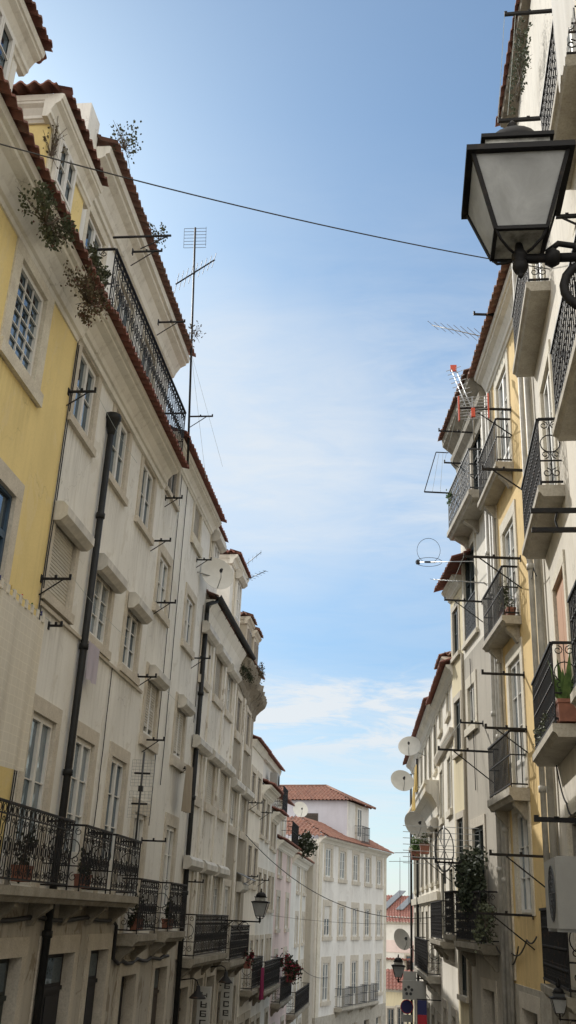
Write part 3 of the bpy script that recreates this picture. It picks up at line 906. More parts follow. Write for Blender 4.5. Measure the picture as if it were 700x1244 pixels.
for k, s in enumerate(cs):
    z0 = 2.7 if k < 3 else 2.47
    window(hc, s, 1.05, z0, z0 + 1.22, 'cas', rows=2, opening=(.3 if k == 3 else 0.0), roll='roll_g' if k > 2 else 'roll', boxed=True, sur=.17, sill=.22, boxov=.32)
for k, s in enumerate((25.2, 27.25, 29.3)): window(hc, s, 1.0, -1.05, 1.05, 'fr', rows=3, panel=.4, opening=(.0, .75, 1.7)[k], boxed=True, roll='roll_g', sur=.16, boxov=.32, pane='glass')
window(hc, 31.2, .95, -1.3, .75, 'fr', rows=3, panel=.5, sur=.15)
window(hc, 33.4, .95, -1.3, .75, 'fr', rows=3, panel=.4, opening=.0, roll='roll_g', boxed=True, sur=.15)
for s, w, t, k in ((25.65, 1.1, -1.7, 'door'), (27.55, 1.15, -1.6, 'dark_door'), (29.3, 1.2, -1.62, 'dark_door'), (31.3, 1.2, -2.1, 'door'), (33.4, 1.15, -2.1, 'dark_door')):
    window(hc, s, w, zg(s), t, k, sur=.2, frame='door_panel')
hc.wall(M['white_wall_c'], 24.73, 30.3, z0=-1.22)
hc.wall(M['old_wall'], 30.3, 34.72, z0=-1.22, name='weathered_wall')
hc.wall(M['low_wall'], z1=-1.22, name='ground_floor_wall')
for s in (26.25, 28.3, 30.25, 32.35): hc.box('pilaster_strip', s - .13, s + .13, -.02, .05, -.8, 7.0, M['white_wall_c'])
hc.prism('cove', [(-.02, 7.05), (.03, 7.05), (.05, 7.2), (.12, 7.5), (.24, 7.72), (.26, 7.78), (-.02, 7.78)], 24.75, 30.6, M['cornice'])
mb = MB(); x0, x1 = sorted((hc.X(24.72), hc.X(31.6)))
gp = [(.34 + .085 * math.cos(q * PI / 8), 7.90 - hc.zb + .085 * math.sin(q * PI / 8)) for q in range(8, 17)] + [(.34 + .07 * math.cos(q * PI / 8), 7.90 - hc.zb + .07 * math.sin(q * PI / 8)) for q in range(16, 7, -1)]
mb.prism(gp, x0, x1)
for k in range(9): mb.tube([hc.P(24.9 + k * .8, .02, 7.45), hc.P(24.9 + k * .8, .1, 7.6), hc.P(24.9 + k * .8, .30, 7.80)], .012, 4)
hc.part('gutter', mb, M['iron'])
# ruined cornice with lumps of mortar and moss
mb = MB()
prev = None
base_ = [(-.02, -.75), (.04, -.72), (.07, -.62), (.10, -.5), (.16, -.43), (.24, -.36), (.32, -.29), (.40, -.22), (.44, -.12), (.46, .0), (.36, .05), (.22, .09), (-.02, .1)]
NB = len(base_)
for k in range(84):
    s = 30.62 + k * (34.74 - 30.62) / 83
    drop = 7.62 - (s - 30.6) * .13
    sec = []
    for i, (q, z) in enumerate(base_):
        n1_ = noise.noise((s * 2.3, i * .35, 1.0)); n2_ = noise.noise((s * 7.0, i * .9, 5.0))
        e_ = 0 if i in (0, NB - 1) else 1
        sec.append(hc.P(s, q + e_ * (.09 * n1_ + .045 * n2_), drop + z + e_ * (.07 * n1_ + .05 * n2_)))
    if prev:
        for i in range(NB): mb.face(prev[i], prev[(i + 1) % NB], sec[(i + 1) % NB], sec[i])
    else: mb.face(*sec)
    prev = sec
mb.face(*prev)
hc.part('ruined_cornice', mb, M['cornice_old'])
house_roof(hc, 24.75, 34.75, .30, 7.88, 3.2, 26, M['tile_old'], seed=9)
dormer(hc, 24.85, 26.25, 7.8, 10.0, M['white_wall_b'], 'tile_red', (25.35, .8, 8.75, 9.55, 'frame_w', 'stone_w', 1), out=-.02, over=.2, cor=.22, seed=21)
dormer(hc, 28.35, 30.55, 7.8, 10.35, M['white_wall_b'], 'tile_red', (29.45, .85, 8.55, 9.85, 'frame_w', 'stone_w', 1), out=-.02, over=.26, cor=.3, seed=23)
dormer(hc, 31.7, 32.75, 7.7, 9.35, M['old_wall'], 'tile_old', (32.2, .6, 8.2, 9.0, 'frame_g', 'stone'), out=.0, over=.2, cor=.25, seed=25, stone='stone')
dormer(hc, 33.4, 34.45, 7.7, 9.35, M['old_wall'], 'tile_old', (33.9, .6, 8.2, 9.0, 'frame_g', 'stone'), out=.0, over=.2, cor=.25, seed=27, stone='stone')
balcony(hc, 23.62 + 1.1, 29.5, -1.03, .97, .42, 'scroll', .2, 'slab_dirty', corbels=4)
balcony(hc, 30.2, 34.0, -1.3, .97, .40, 'scroll', .2, 'slab_dirty', corbels=3)
# tin awning over the last balcony door
mb = MB().hexa([hc.P(32.8, .02, 1.2), hc.P(34.0, .02, 1.2), hc.P(34.0, .5, 1.0), hc.P(32.8, .5, 1.0), hc.P(32.8, .02, 1.22), hc.P(34.0, .02, 1.22), hc.P(34.0, .5, 1.02), hc.P(32.8, .5, 1.02)])
for s in (32.85, 33.95): mb.tube([hc.P(s, .02, .75), hc.P(s, .48, 1.0)], .012, 4)
hc.part('awning', mb, M['zinc'])

# ------------------------------------------------------------------ left side: clean white house
hd = House('house', LF, 34.73, 37.9, zg(36), 5.75, 'narrow clean white house past the ruined cornice')
for s, w in ((35.45, .9), (36.95, .85)):
    window(hd, s, w, 3.5, 4.68, 'cas', rows=2, sur=.16, sill=.15, pane='glass', frame='frame_g')
    window(hd, s, w, .95, 2.2, 'cas', rows=2, sur=.16, sill=.15, pane='glass', frame='frame_g')
    window(hd, s, w, -2.3, -.85, 'fr', rows=3, panel=.35, sur=.14, pane='glass')
    window(hd, s, 1.0, zg(s), -3.3, 'dark_door', sur=.18)
hd.wall(M['bright_wall'])
hd.prism('cornice', [(-.02, 5.5), (.04, 5.5), (.16, 5.72), (.16, 5.76), (-.02, 5.76)], 34.75, 37.88, M['cornice'])
house_roof(hd, 34.74, 37.95, .26, 5.76, 2.4, 24, M['tile_red'], seed=31)
balcony(hd, 35.0, 37.6, -2.32, .97, .42, 'scroll', .18, 'slab_dirty', corbels=2)

# ------------------------------------------------------------------ left side: cream house with stepped red cornices
he = House('house', LF, 37.91, 43.3, zg(40), 4.5, 'cream house with two red tiled ledges and a set back attic')
for s, w, z0, z1 in ((38.4, .9, 2.75, 4.1), (39.85, .75, 2.7, 4.05), (41.35, .6, 2.55, 3.5), (42.4, .6, 2.5, 3.5)):
    window(he, s, w, z0, z1, 'cas', rows=2, sur=.13, sill=.12, frame='frame_g')
    window(he, s, min(w, .75), .2, 1.45, 'cas', rows=2, sur=.13, sill=.12, frame='frame_g')
    window(he, s, min(w, .75), -2.5, -.85, 'fr', rows=3, panel=.35, sur=.12)
    window(he, s, .85, zg(s), -3.5, 'dark_door', sur=.12) if s < 40 or s > 42 else None
he.wall(M['white_wall'])
he.prism('cornice', cornice_profile(4.2, 4.58, .36), 37.92, 41.0, M['cornice'])
house_roof(he, 37.92, 41.0, .46, 4.58, .6, 22, M['tile_red'], name='ledge_tiles', seed=33)
he.prism('cornice', cornice_profile(3.55, 3.9, .36), 41.0, 43.28, M['cornice'])
house_roof(he, 41.0, 43.3, .46, 3.9, .5, 22, M['tile_red'], name='ledge_tiles', seed=34)
he.wall(M['white_wall'], 37.92, 43.28, 4.5, 5.75, name='attic_wall', out=-.12, holes=[])
he.prism('attic_cornice', [(-.14, 5.6), (.02, 5.6), (.08, 5.8), (-.14, 5.8)], 37.92, 43.28, M['cornice'])
house_roof(he, 37.92, 43.35, .2, 5.8, 2.4, 24, M['tile_red'], name='attic_roof', seed=35)
obj('terrace_railing', g_railing(1.7, 1.0, .45, 'ornate'), M['iron'], he.root, he.P(42.3, .4, 3.98))
balcony(he, 38.0, 42.9, -2.52, .97, .45, 'scroll', .18, 'slab_dirty', corbels=4)

# ------------------------------------------------------------------ left side: pink and cream house
hp = House('house', LF, 43.31, 49.9, zg(46), 2.95, 'narrow pale pink house with a balcony of red flowers')
for s in (44.7, 48.3):
    window(hp, s, 1.1, 1.6, 2.7, 'cas', rows=2, sur=.18, sill=.14); window(hp, s, 1.1, -.55, .75, 'cas', rows=2, sur=.2, sill=.14)
    window(hp, s, 1.05, -3.3, -1.5, 'fr', rows=3, panel=.4, sur=.16); window(hp, s, 1.05, zg(s), -4.3, 'dark_door', sur=.16)
hp.wall(M['pink_wall'])
hp.prism('cornice', cornice_profile(2.6, 2.98, .3), 43.33, 49.9, M['cornice'])
house_roof(hp, 43.33, 49.92, .4, 2.98, .7, 22, M['tile'], name='ledge_tiles', seed=41)
hp.wall(M['bright_wall'], 43.6, 49.88, 2.95, 5.0, name='attic_wall', out=-.35, holes=[(47.3, 48.3, 3.1, 4.9)])
a = put('balcony_door', cached(('sur', 1.0, 1.8, .1, .1, .025, True, 'stone_w'), lambda: g_surround(1.0, 1.8, .1, .1, .025, True), 'surround', M['stone_w']), hp.root, hp.P(47.8, -.35, 3.1))
put('frame', cached(('fr', 1.0, 1.8, 3, 2, .3, 1, 0.0, 'frame_w'), lambda: g_casement(1.0, 1.8, 3, 2, True, 1, .3), 'frame', M['frame_w']), a)
put('pane', cached(('pane', 1.0, 1.8, 'glass'), lambda: g_pane(1.0, 1.8), 'pane', M['glass']), a)
house_roof(hp, 43.5, 49.95, .0, 5.02, 3.0, 26, M['tile'], name='attic_roof', seed=42)
obj('terrace_railing', g_railing(3.0, 1.0, .5, 'plain'), M['iron'], hp.root, hp.P(48.2, .28, 3.05))
balcony(hp, 43.6, 48.2, -3.3, .95, .42, 'scroll', .18, 'slab_dirty', corbels=3)

hq = House('house', LF, 49.91, 58.1, zg(54), 2.75, 'narrow cream house between the pink house and the grey gable')
for s in (53.2, 56.85):
    window(hq, s, 1.15, 1.15, 2.45, 'cas', rows=2, sur=.2, sill=.14); window(hq, s, 1.15, -1.3, .0, 'cas', rows=2, sur=.2, sill=.14)
    window(hq, s, 1.1, -4.2, -2.3, 'fr', rows=3, panel=.4, sur=.16); window(hq, s, 1.05, zg(s), -5.1, 'dark_door', sur=.16)
hq.wall(M['white_wall_b'])
hq.prism('cornice', cornice_profile(2.35, 2.78, .35), 49.93, 58.05, M['cornice'])
house_roof(hq, 49.95, 58.0, .4, 2.78, 3.5, 22, M['tile_old'], seed=43)
hq.box('pilaster_strip', 54.9, 55.15, -.02, .06, -5.2, 2.36, M['stone_w'])
balcony(hq, 49.8, 57.4, -4.2, .95, .45, 'scroll', .2, 'slab_dirty', corbels=4)

# ------------------------------------------------------------------ the house closing the street
hf = House('house', FF, 0, 13.75, zg(62) - 1.4, 4.15, 'long off white house closing the street with a lavender roof storey', depth=8.0)
fs = (1.65, 4.25, 6.9, 9.5, 12.1)
for k, s in enumerate(fs):
    window(hf, s, 1.05, 2.15, 3.75, 'cas', rows=3, sur=.26, sill=.2, pane='glass_c')
    window(hf, s, 1.05, -1.0, .62, 'cas', rows=3, sur=.26, sill=.2, pane='glass_f' if k % 3 else 'glass', opening=(.95 if k == 0 else None), roll='frame_w')
    if k in (1, 2, 3): window(hf, s, 1.05, -4.7, -2.35, 'fr', rows=3, panel=.5, sur=.26, pane='glass' if k < 3 else 'glass_c')
    else: window(hf, s, 1.05, -4.3, -2.35, 'cas', rows=3, sur=.26, sill=.2, pane='glass_c')
    window(hf, s, 1.1, hf.zb + .4, -5.7, 'dark_door' if k % 2 else 'door', sur=.2)
hf.wall(M['far_wall'], z0=-5.0)
hf.wall(M['slab'], z1=-5.0, name='stone_base', out=.03)
hf.box('corner_strip', .0, .5, -.02, .04, -5.0, 4.0, M['stone_w'])
hf.box('corner_strip', 13.25, 13.75, -.02, .04, -5.0, 4.0, M['stone_w'])
hf.prism('cornice', cornice_profile(3.95, 4.3, .4), -.05, 13.8, M['cornice'])
house_roof(hf, -.2, 13.95, .5, 4.3, 2.9, 26, M['tile_far'], seed=51, pitch=.26, row=.4, hip=(0, .9))
mb = MB()
mb.add(tile_sheet(7.0, 2.9, R(26), .26, .4, .05, seed=52, hip=(.9, 0)), Matrix.Translation((max(hf.X(-.2), hf.X(13.95)), .5, 4.31 - hf.zb)) @ Matrix.Rotation(-PI / 2, 4, 'Z'))
hf.part('side_roof', mb, M['tile_far'])
# lavender roof storey with its hipped roof
zA = 6.95
mb = MB(); xs = sorted((hf.X(6.0), hf.X(10.6)))
mb.box(xs[0], xs[1], -7.6, -.35, 4.1 - hf.zb, zA - hf.zb)
ra = hf.part('roof_storey', mb, M['lavender_wall'])
m2 = MB().box(xs[0] + .01, xs[1] - .01, -.36, -.32, 4.3 - hf.zb, zA - .02 - hf.zb)
obj('front_wall', m2, M['far_wall'], ra)
m2 = MB(); m2.add(g_surround(1.0, 2.2, .16, .1, .03, True), Matrix.Translation((hf.X(8.3), -.318, 4.5 - hf.zb))); obj('door_surround', m2, M['stone'], ra)
m2 = MB(); m2.add(g_casement(1.0, 2.2, 3, 2, True, 1, .4), Matrix.Translation((hf.X(8.3), -.20, 4.5 - hf.zb))); obj('frame', m2, M['frame_w'], ra)
m2 = MB(); m2.add(g_pane(1.0, 2.2), Matrix.Translation((hf.X(8.3), -.205, 4.5 - hf.zb))); obj('pane', m2, M['glass'], ra)
m2 = MB(); m2.add(g_railing(1.7, 1.05, .5, 'plain'), Matrix.Translation((hf.X(8.3), .2, 4.5 - hf.zb))); obj('railing', m2, M['iron_grey'], ra)
xl = hf.X(6.0)                                               # side facing up the street
sgn = 1 if xl == xs[1] else -1
m2 = MB().box(min(xl, xl + sgn * .05), max(xl, xl + sgn * .05), -3.2, -2.3, 5.3 - hf.zb, 6.15 - hf.zb)
for k in range(6): m2.box(min(xl, xl + sgn * .09), max(xl, xl + sgn * .09), -3.1, -2.4, 5.38 + k * .12 - hf.zb, 5.43 + k * .12 - hf.zb)
obj('louvre', m2, M['door_panel'], ra)
m2 = MB()
w = xs[1] - xs[0] + .7; L = 7.25 + .7
fr = tile_sheet(w, w / 2 * 1.08, R(24), .26, .4, .05, seed=53, hip=(.92, .92))
m2.add(fr, Matrix.Translation((xs[0] - .35, .05, zA - hf.zb)))
sd = tile_sheet(L, w / 2 * 1.08, R(24), .26, .4, .05, seed=54, hip=(.92, 0))
m2.add(sd, Matrix.Translation((xs[1] + .35, .0, zA - hf.zb + .01)) @ Matrix.Rotation(-PI / 2, 4, 'Z'))
sd = tile_sheet(L, w / 2 * 1.08, R(24), .26, .4, .05, seed=55, hip=(0, .92))
m2.add(sd, Matrix.Translation((xs[0] - .35, -L, zA - hf.zb + .01)) @ Matrix.Rotation(PI / 2, 4, 'Z'))
obj('roof', m2, M['tile_far'], ra)
xm = (xs[0] + xs[1]) / 2
m3 = MB().tube([(xm, .05 - w / 2, zA - hf.zb + w / 2 * .445 + .03), (xm, -L, zA - hf.zb + w / 2 * .445 + .03)], .09, 6)
for q in (xs[0] - .35, xs[1] + .35): m3.tube([(q, 0.05, zA - hf.zb + .03), (xm, .05 - w / 2, zA - hf.zb + w / 2 * .445 + .03)], .08, 6)
obj('ridge_tiles', m3, M['tile_old'], ra)
balcony(hf, 3.2, 10.6, -4.7, 1.0, .5, 'plain', .2, 'slab', iron='iron_grey', corbels=4, rails=[(3.3, 5.3), (5.75, 8.1), (8.5, 10.5)])
hf.wall(M['grey_wall'], -.62, -.005, hf.zb, 3.9, name='side_wall', out=-.12, holes=[])

# ------------------------------------------------------------------ right side: chalk white house at the edge of the picture
hn = House('house', NF, 2.0, 15.6, zg(9), 14.2, 'chalk white house at the right edge with four rows of iron balconies')
for s in (9.2, 13.15):
    for z, t, pn in ((8.66, 10.95, 'glass_c'), (5.42, 7.75, 'glass_c'), (2.28, 4.5, None)):
        if pn is None and s > 10:
            so = window(hn, s, 1.12, z, t, 'dark_door', sur=.13, stone='stone_w')
            for c in so.children: c.data = MB().box(-.55, .55, -.06, -.03, 0, t - z - .008).box(-.5, -.01, -.03, -.018, .12, t - z - .12).box(.01, .5, -.03, -.018, .12, t - z - .12).data('shutter', M['door_orange']); c.name = 'shutter'
        else: window(hn, s, 1.12, z, t, 'fr', rows=3, panel=.4, sur=.14, stone='stone_w', pane=pn or 'glass', frame='frame_w')
    window(hn, s, 1.12, -.9, 1.35, 'fr', rows=3, panel=.4, sur=.14, stone='stone_w', frame='frame_g')
    window(hn, s, 1.2, zg(s), -1.6, 'dark_door', sur=.16)
hn.wall(M['n_wall'])
for s, a in ((13.2, 0), (9.2, 1)):
    for z, st in ((2.28, 'twist'), (5.42, 'twist'), (8.66, 'twist')):
        w = 2.5
        s0, s1 = (12.05, 14.5) if s > 10 else (7.9, 10.45)
        if s < 10 and z > 8 and z < 9: s0, s1 = 8.0, 9.95
        balcony(hn, s0, s1, z, 1.02, .34, st, .16, 'slab')
hn.box('pilaster', 14.9, 15.6, -.02, .05, zg(15), 14.1, M['stone_w'])
downpipe(hn, 14.75, .09, -2.4, 14.0, .055, 'pipe_pale', False, (9.5, 6.2, 2.9, .5))
downpipe(hn, 15.25, .14, -2.4, 14.0, .045, 'pipe_pale', False, (9.0, 5.4, 1.9))
# tiled eave high above, running out slightly towards the far end
mb = MB()
te = tile_sheet(5.8, .9, R(22), .25, .4, .06, seed=61)
E0, E1 = NF.W(9.2, .02, 14.3), NF.W(15.0, .36, 14.3)
ax = (E1 - E0).normalized(); nn = Vector((-ax.y, ax.x, 0))
em = Matrix(((ax.x, nn.x, 0, E0.x), (ax.y, nn.y, 0, E0.y), (0, 0, 1, 14.42), (0, 0, 0, 1)))
im = hn.root.matrix_world.inverted() @ em if False else (Matrix.Translation(NF.W(hn.sm, 0, hn.zb)) @ NF.rot).inverted() @ em
mb.add(te, im)
hn.part('eave_tiles', mb, M['tile'])
mb = MB(); m2 = MB().prism([(-1.2, -.35), (-.42, -.35), (-.30, -.2), (-.06, -.1), (-.04, 0), (-1.2, 0)], 0, 5.7)
mb.add(m2, im); hn.part('eave_moulding', mb, M['cornice_old'])
# canvas blind and planter details low on the wall
hn.box('sill_beam', 12.0, 14.6, .002, .30, -.85, -.70, M['slab_dirty'])
balcony(hn, 11.9, 14.6, -.68, .92, .38, 'twist', .15, 'slab_dirty')

# ------------------------------------------------------------------ right side: ochre house
ho = House('house', OF, 15.3, 20.3, zg(18), 11.6, 'ochre yellow house with three narrow balconies and white balcony doors')
for z, t in ((8.62, 11.05), (5.42, 7.55), (2.28, 4.75), (.18, 1.95)):
    window(ho, 18.85, 1.1, z, t, 'fr', rows=3, panel=.55 if z > 1 else .0, sur=.2, stone='stone_w', pane='glass_c', frame='frame_w')
window(ho, 18.85, 1.2, zg(18.9), -1.3, 'dark_door', sur=.2)
ho.wall(M['ochre_wall'], z0=-.95)
ho.wall(M['slab'], z1=-.95, name='stone_base', out=.02)
ho.prism('cornice', cornice_profile(11.35, 11.85, .34), 15.5, 20.28, M['cornice'])
house_roof(ho, 15.3, 20.4, .46, 11.85, 2.6, 25, M['tile_old'], seed=63, pitch=.24, amp=.06)
for z in (8.6, 5.4, 2.26):
    balcony(ho, 17.95 + .12, 20.45 - .2, z, 1.0, .36, 'plain', .22 if z < 5 else .16, 'slab', corbels=2)
downpipe(ho, 20.22, .08, zg(20), 11.3, .05, 'pipe_pale', False, (9.5, 6.5, 3.5, .8))
downpipe(ho, 20.02, .07, zg(20), 11.3, .04, 'pipe_pale', False, (8.5, 5.0, 1.7))
ho.box('corner_strip', 19.92, 20.3, -.02, .03, -.9, 11.3, M['stone_w'])

# ------------------------------------------------------------------ right side: grey and cream house with the moulded top balcony
hg = House('house', GF, .0, 3.75, zg(22), 11.9, 'tall grey house with a deep moulded eave and long top balcony')
window(hg, 2.75, 1.35, 6.32, 8.55, 'cas', rows=3, sur=.16, sill=.1, stone='stone_w', frame='frame_d', pane='glass')
window(hg, 2.9, .8, 4.25, 5.2, 'cas', rows=2, sur=.2, sill=.16, stone='stone_w', frame='frame_w', pane='glass')
window(hg, 2.6, 1.2, -.35, 2.0, 'fr', rows=3, panel=.4, sur=.16, frame='frame_d')
window(hg, 1.5, 1.2, 9.2, 11.2, 'fr', rows=3, panel=.4, sur=.14, frame='frame_d'); window(hg, 3.0, .9, 9.2, 11.2, 'fr', rows=3, panel=.4, sur=.14, frame='frame_d')
window(hg, 2.0, 1.1, zg(22), -1.2, 'dark_door', sur=.16)
hg.wall(M['grey_wall'], z1=6.0)
hg.wall(M['bright_wall'], z0=6.0, name='upper_wall')
hg.prism('cornice', [(-.02, 11.0), (.04, 11.0), (.08, 11.2), (.20, 11.35), (.22, 11.5), (.16, 11.62), (.30, 11.75), (.42, 11.85), (.44, 12.05), (-.02, 12.05)], .1, 3.75, M['slab_dirty'])
house_roof(hg, .1, 3.8, .52, 12.05, 1.6, 24, M['tile_old'], seed=65, pitch=.22)
obj('window_guard', MB().add(panel_bars(1.3, .95, 'ornate'), Matrix.Translation((-.65, 0, 0))), M['iron_grey'], hg.root, hg.P(2.75, .0, 6.36))
balcony(hg, .2, 2.95, 9.05, 1.05, .5, 'ornate', .2, 'slab', corbels=3, iron='iron_grey')
balcony(hg, .9, 3.6, -.35, .98, .4, 'ornate', .18, 'slab_dirty', corbels=2)
downpipe(hg, .14, .12, zg(20), 11.0, .05, 'pipe_pale', False, (7.5, 4.0, 1.0))

hg2 = House('house', GF, 3.76, 5.35, zg(24), 8.15, 'slim cream yellow house strip with one column of windows')
for z0, z1 in ((6.35, 7.6), (3.9, 5.2), (.95, 2.35), (-1.5, -.2)):
    window(hg2, 4.62, .8, z0, z1, 'cas', rows=2, sur=.12, sill=.1, stone='stone', frame='frame_d')
hg2.wall(M['cream_wall'])
hg2.prism('cornice', cornice_profile(7.95, 8.25, .25), 3.77, 5.33, M['cornice'])
house_roof(hg2, 2.6, 5.4, .42, 8.28, 1.3, 24, M['tile_red'], seed=66)
downpipe(hg2, 3.80, .03, zg(24), 6.2, .035, 'old_wall', False)
balcony(hg2, 4.0, 5.2, -.05 - .2, .95, .36, 'ornate', .16, 'slab_dirty')

# ------------------------------------------------------------------ right side: white house, then the long house with the hollow cornice
hh1 = House('house', HF, .35, 5.7, zg(28), 6.2, 'sunlit white house with red eave past the cream strip')
for s in (2.1, 4.65):
    window(hh1, s, .85, 5.25, 6.0, 'cas', rows=1, sur=.12, sill=.12, stone='stone_w', frame='frame_w', pane='glass_c')
    window(hh1, s, .95, 2.75, 4.12, 'cas', rows=3, sur=.14, sill=.16, stone='stone_w', frame='frame_w', pane='glass_f')
    window(hh1, s, .95, -.3, 1.3, 'fr', rows=3, panel=.4, sur=.14, stone='stone_w', frame='frame_d')
    window(hh1, s, 1.0, zg(28), -2.1, 'dark_door', sur=.16)
hh1.wall(M['bright_wall'])
hh1.prism('string_course', [(-.02, 4.4), (.10, 4.4), (.16, 4.55), (.16, 4.62), (-.02, 4.62)], .37, 5.68, M['stone'])
hh1.prism('cornice', cornice_profile(5.95, 6.25, .22), .37, 5.68, M['cornice'])
house_roof(hh1, .35, 5.72, .34, 6.27, 2.2, 24, M['tile_red'], seed=67)
dormer(hh1, 3.4, 5.0, 6.3, 7.2, M['bright_wall'], 'tile_old', None, out=-.1, over=.22, cor=.18, seed=68)
balcony(hh1, 1.6, 5.4, -.42, .95, .36, 'ornate', .16, 'slab_dirty', corbels=3)
hh2 = House('house', HF, 5.71, 19.6, zg(36), 6.35, 'long pale house with satellite dishes and a hollow moulded ledge')
for k in range(6):
    s = 6.75 + k * 2.25
    window(hh2, s, .95, 4.4, 5.9, 'cas', rows=3, sur=.14, sill=.1, stone='stone_w', frame='frame_d')
    window(hh2, s, .95, 1.15, 2.75, 'cas', rows=3, sur=.14, sill=.1, stone='stone_w', frame='frame_d', boxed=True)
    window(hh2, s, .95, -1.4, .35, 'fr', rows=3, panel=.4, sur=.14, stone='stone_w', frame='frame_d')
    window(hh2, s, 1.1, zg(36) + .2, -2.6, 'dark_door', sur=.16)
hh2.wall(M['bright_wall'])
hh2.prism('cornice', cornice_profile(6.0, 6.4, .3), 5.73, 19.58, M['cornice'])
house_roof(hh2, 5.7, 19.7, .42, 6.42, 3.0, 24, M['tile'], seed=69)
hh2.prism('hollow_ledge', [(-.02, 3.0), (.04, 3.0), (.08, 3.3), (.22, 3.55), (.40, 3.66), (.42, 3.8), (.36, 3.86), (.44, 3.9), (.44, 4.0), (-.02, 4.0)], 5.73, 17.5, M['cornice'])
hh2.prism('string_course', [(-.02, .62), (.10, .62), (.12, .85), (-.02, .85)], 5.73, 19.5, M['stone_w'])
downpipe(hh2, 15.0, .1, zg(38), 6.0, .05, 'pipe', False); downpipe(hh2, 19.4, .1, zg(42), 6.0, .05, 'pipe', False)
balcony(hh2, 6.0, 12.2, -1.42, .95, .42, 'ornate', .18, 'slab', corbels=5)
# ------------------------------------------------------------------ things on the walls and roofs
def thing(name, label, cat, mtx, group=None): return tag(empty(name, mtx), label, cat, group)
T = Matrix.Translation
def arm_mb(L, brace=True, double=False, post=.0, r=.016, gap=.25):
    mb = MB()
    for k, zz in enumerate((0, -gap) if double else (0,)):
        mb.box(-r, r, 0, L, zz - r, zz + r)
    if double: mb.tube([(0, L * .45, 0), (.02, L * .5, -gap * .5), (0, L * .45, -gap)], r * .6, 4)
    if brace: mb.tube([(0, 0, -L * .55), (0, L * .72, -r)], r * .7, 4)
    mb.box(-.03, .03, -.002, .012, -.06, .06)
    if post: mb.box(-r * .8, r * .8, L - 2 * r, L, 0, post); mb.box(-r, r, L * .45, L * .45 + r * 2, 0, post * .8)
    return mb
BR = []
def bracket(fac, px, py, px2, label, brace=True, double=False, post=.07, r=.016, mat='iron', L=None, side=0.0):
    s, z = fac.hit(px, py)
    if L is None:
        best = .3
        for k in range(4, 60):
            w = fac.W(s, k * .03, z)
            v = CAMR.transposed() @ w
            q = CX + FPX * v.x / -v.z
            best = k * .03
            if (q >= px2) if fac.left else (q <= px2): break
        L = best
    o = obj('clothesline_bracket', arm_mb(L, brace, double, post, r), M[mat], None, (0, 0, 0))
    o.matrix_world = fac.mat(s, .002, z)
    tag(o, label, 'bracket', 'iron clothesline brackets on the house fronts')
    BR.append(o); return fac.W(s, L, z)
def cord(a, b, label, sag=.03, r=.004, mat='cord', cat='cord', name='clothesline', n=8, group=None):
    a, b = Vector(a), Vector(b)
    pts = [a.lerp(b, k / n) - Vector((0, 0, sag * 4 * (k / n) * (1 - k / n))) for k in range(n + 1)]
    c = pts[len(pts) // 2].copy()
    o = obj(name, MB().tube([p - c for p in pts], r, 4), M[mat], None, tuple(c))
    return tag(o, label, cat, group)

pA = bracket(LF, 83, 476, 116, 'short iron bracket under the topmost open window beside the yellow house')
pB = bracket(LF, 50, 703, 85, 'iron bracket with two pegs beside the closed cream shutter')
pC = bracket(LF, 59, 760, 75, 'stubby iron bracket at the end of the cream curtain line', brace=False)
pD = bracket(LF, 201, 605, 221, 'iron bracket just below the terrace house cornice end')
pE = bracket(LF, 184, 657, 206.6, 'iron bracket over the tall window with blue reflections right of the terrace house')
pF = bracket(LF, 239, 680, 256, 'iron bracket left of the big satellite dish')
pG = bracket(LF, 187, 732, 213, 'iron bracket at the sill of the tall window right of the terrace house')
pH = bracket(LF, 167, 822, 190, 'iron bracket over the half lowered shutter nearer the terrace house')
pI = bracket(LF, 173.7, 898.6, 198.6, 'iron bracket at the sill of the half lowered shutter nearer the terrace house')
pJ = bracket(LF, 232.9, 799.4, 255.7, 'iron bracket crossing the thin downpipe below the gutter')
pK = bracket(LF, 219, 933.6, 229, 'iron bracket carrying the taupe cloth by the thin downpipe')
pL = bracket(LF, 172, 1021, 201, 'plain iron bar at the far end of the long first floor balcony', brace=False)
pM = bracket(LF, 227, 1071, 247, 'iron bar at the far end of the small double balcony', brace=False)
pN = bracket(LF, 302, 975, 318.6, 'iron bracket on the clean white house past the ruined cornice')
pO = bracket(LF, 316, 987, 330.6, 'iron bracket on the cream house with red ledges')
pP = bracket(LF, 298.8, 1064.6, 312.7, 'iron bracket above the far street lantern, nearer one')
pQ = bracket(LF, 310.9, 1069, 326.6, 'iron bracket above the far street lantern, farther one')
for k, (px, py, px2, zz) in enumerate(((159.7, 306, 189.4, 0), (191, 391.6, 216, 0), (229, 506, 256, 0))):
    s, z = LF.hit(px, py, .4)
    o = obj('clothesline_bracket', arm_mb(.55, True, False, .05, .014), M['iron'], None); o.matrix_world = LF.mat(s, .42, z)
    tag(o, ('iron arm on the terrace railing below the roof weeds', 'iron arm at the middle of the terrace railing', 'iron arm at the far corner of the terrace railing')[k], 'bracket', 'iron clothesline brackets on the house fronts')
s, z = LF.hit(143, 271)
o = obj('clothesline_bracket', MB().box(-.014, .014, 0, 1.0, -.014, .014).tube([(0, .5, -.25), (0, .95, -.01)], .01, 4), M['iron'], None); o.matrix_world = LF.mat(12.95, .40, 10.42)
tag(o, 'iron arm over the near corner of the terrace railing', 'bracket', 'iron clothesline brackets on the house fronts')

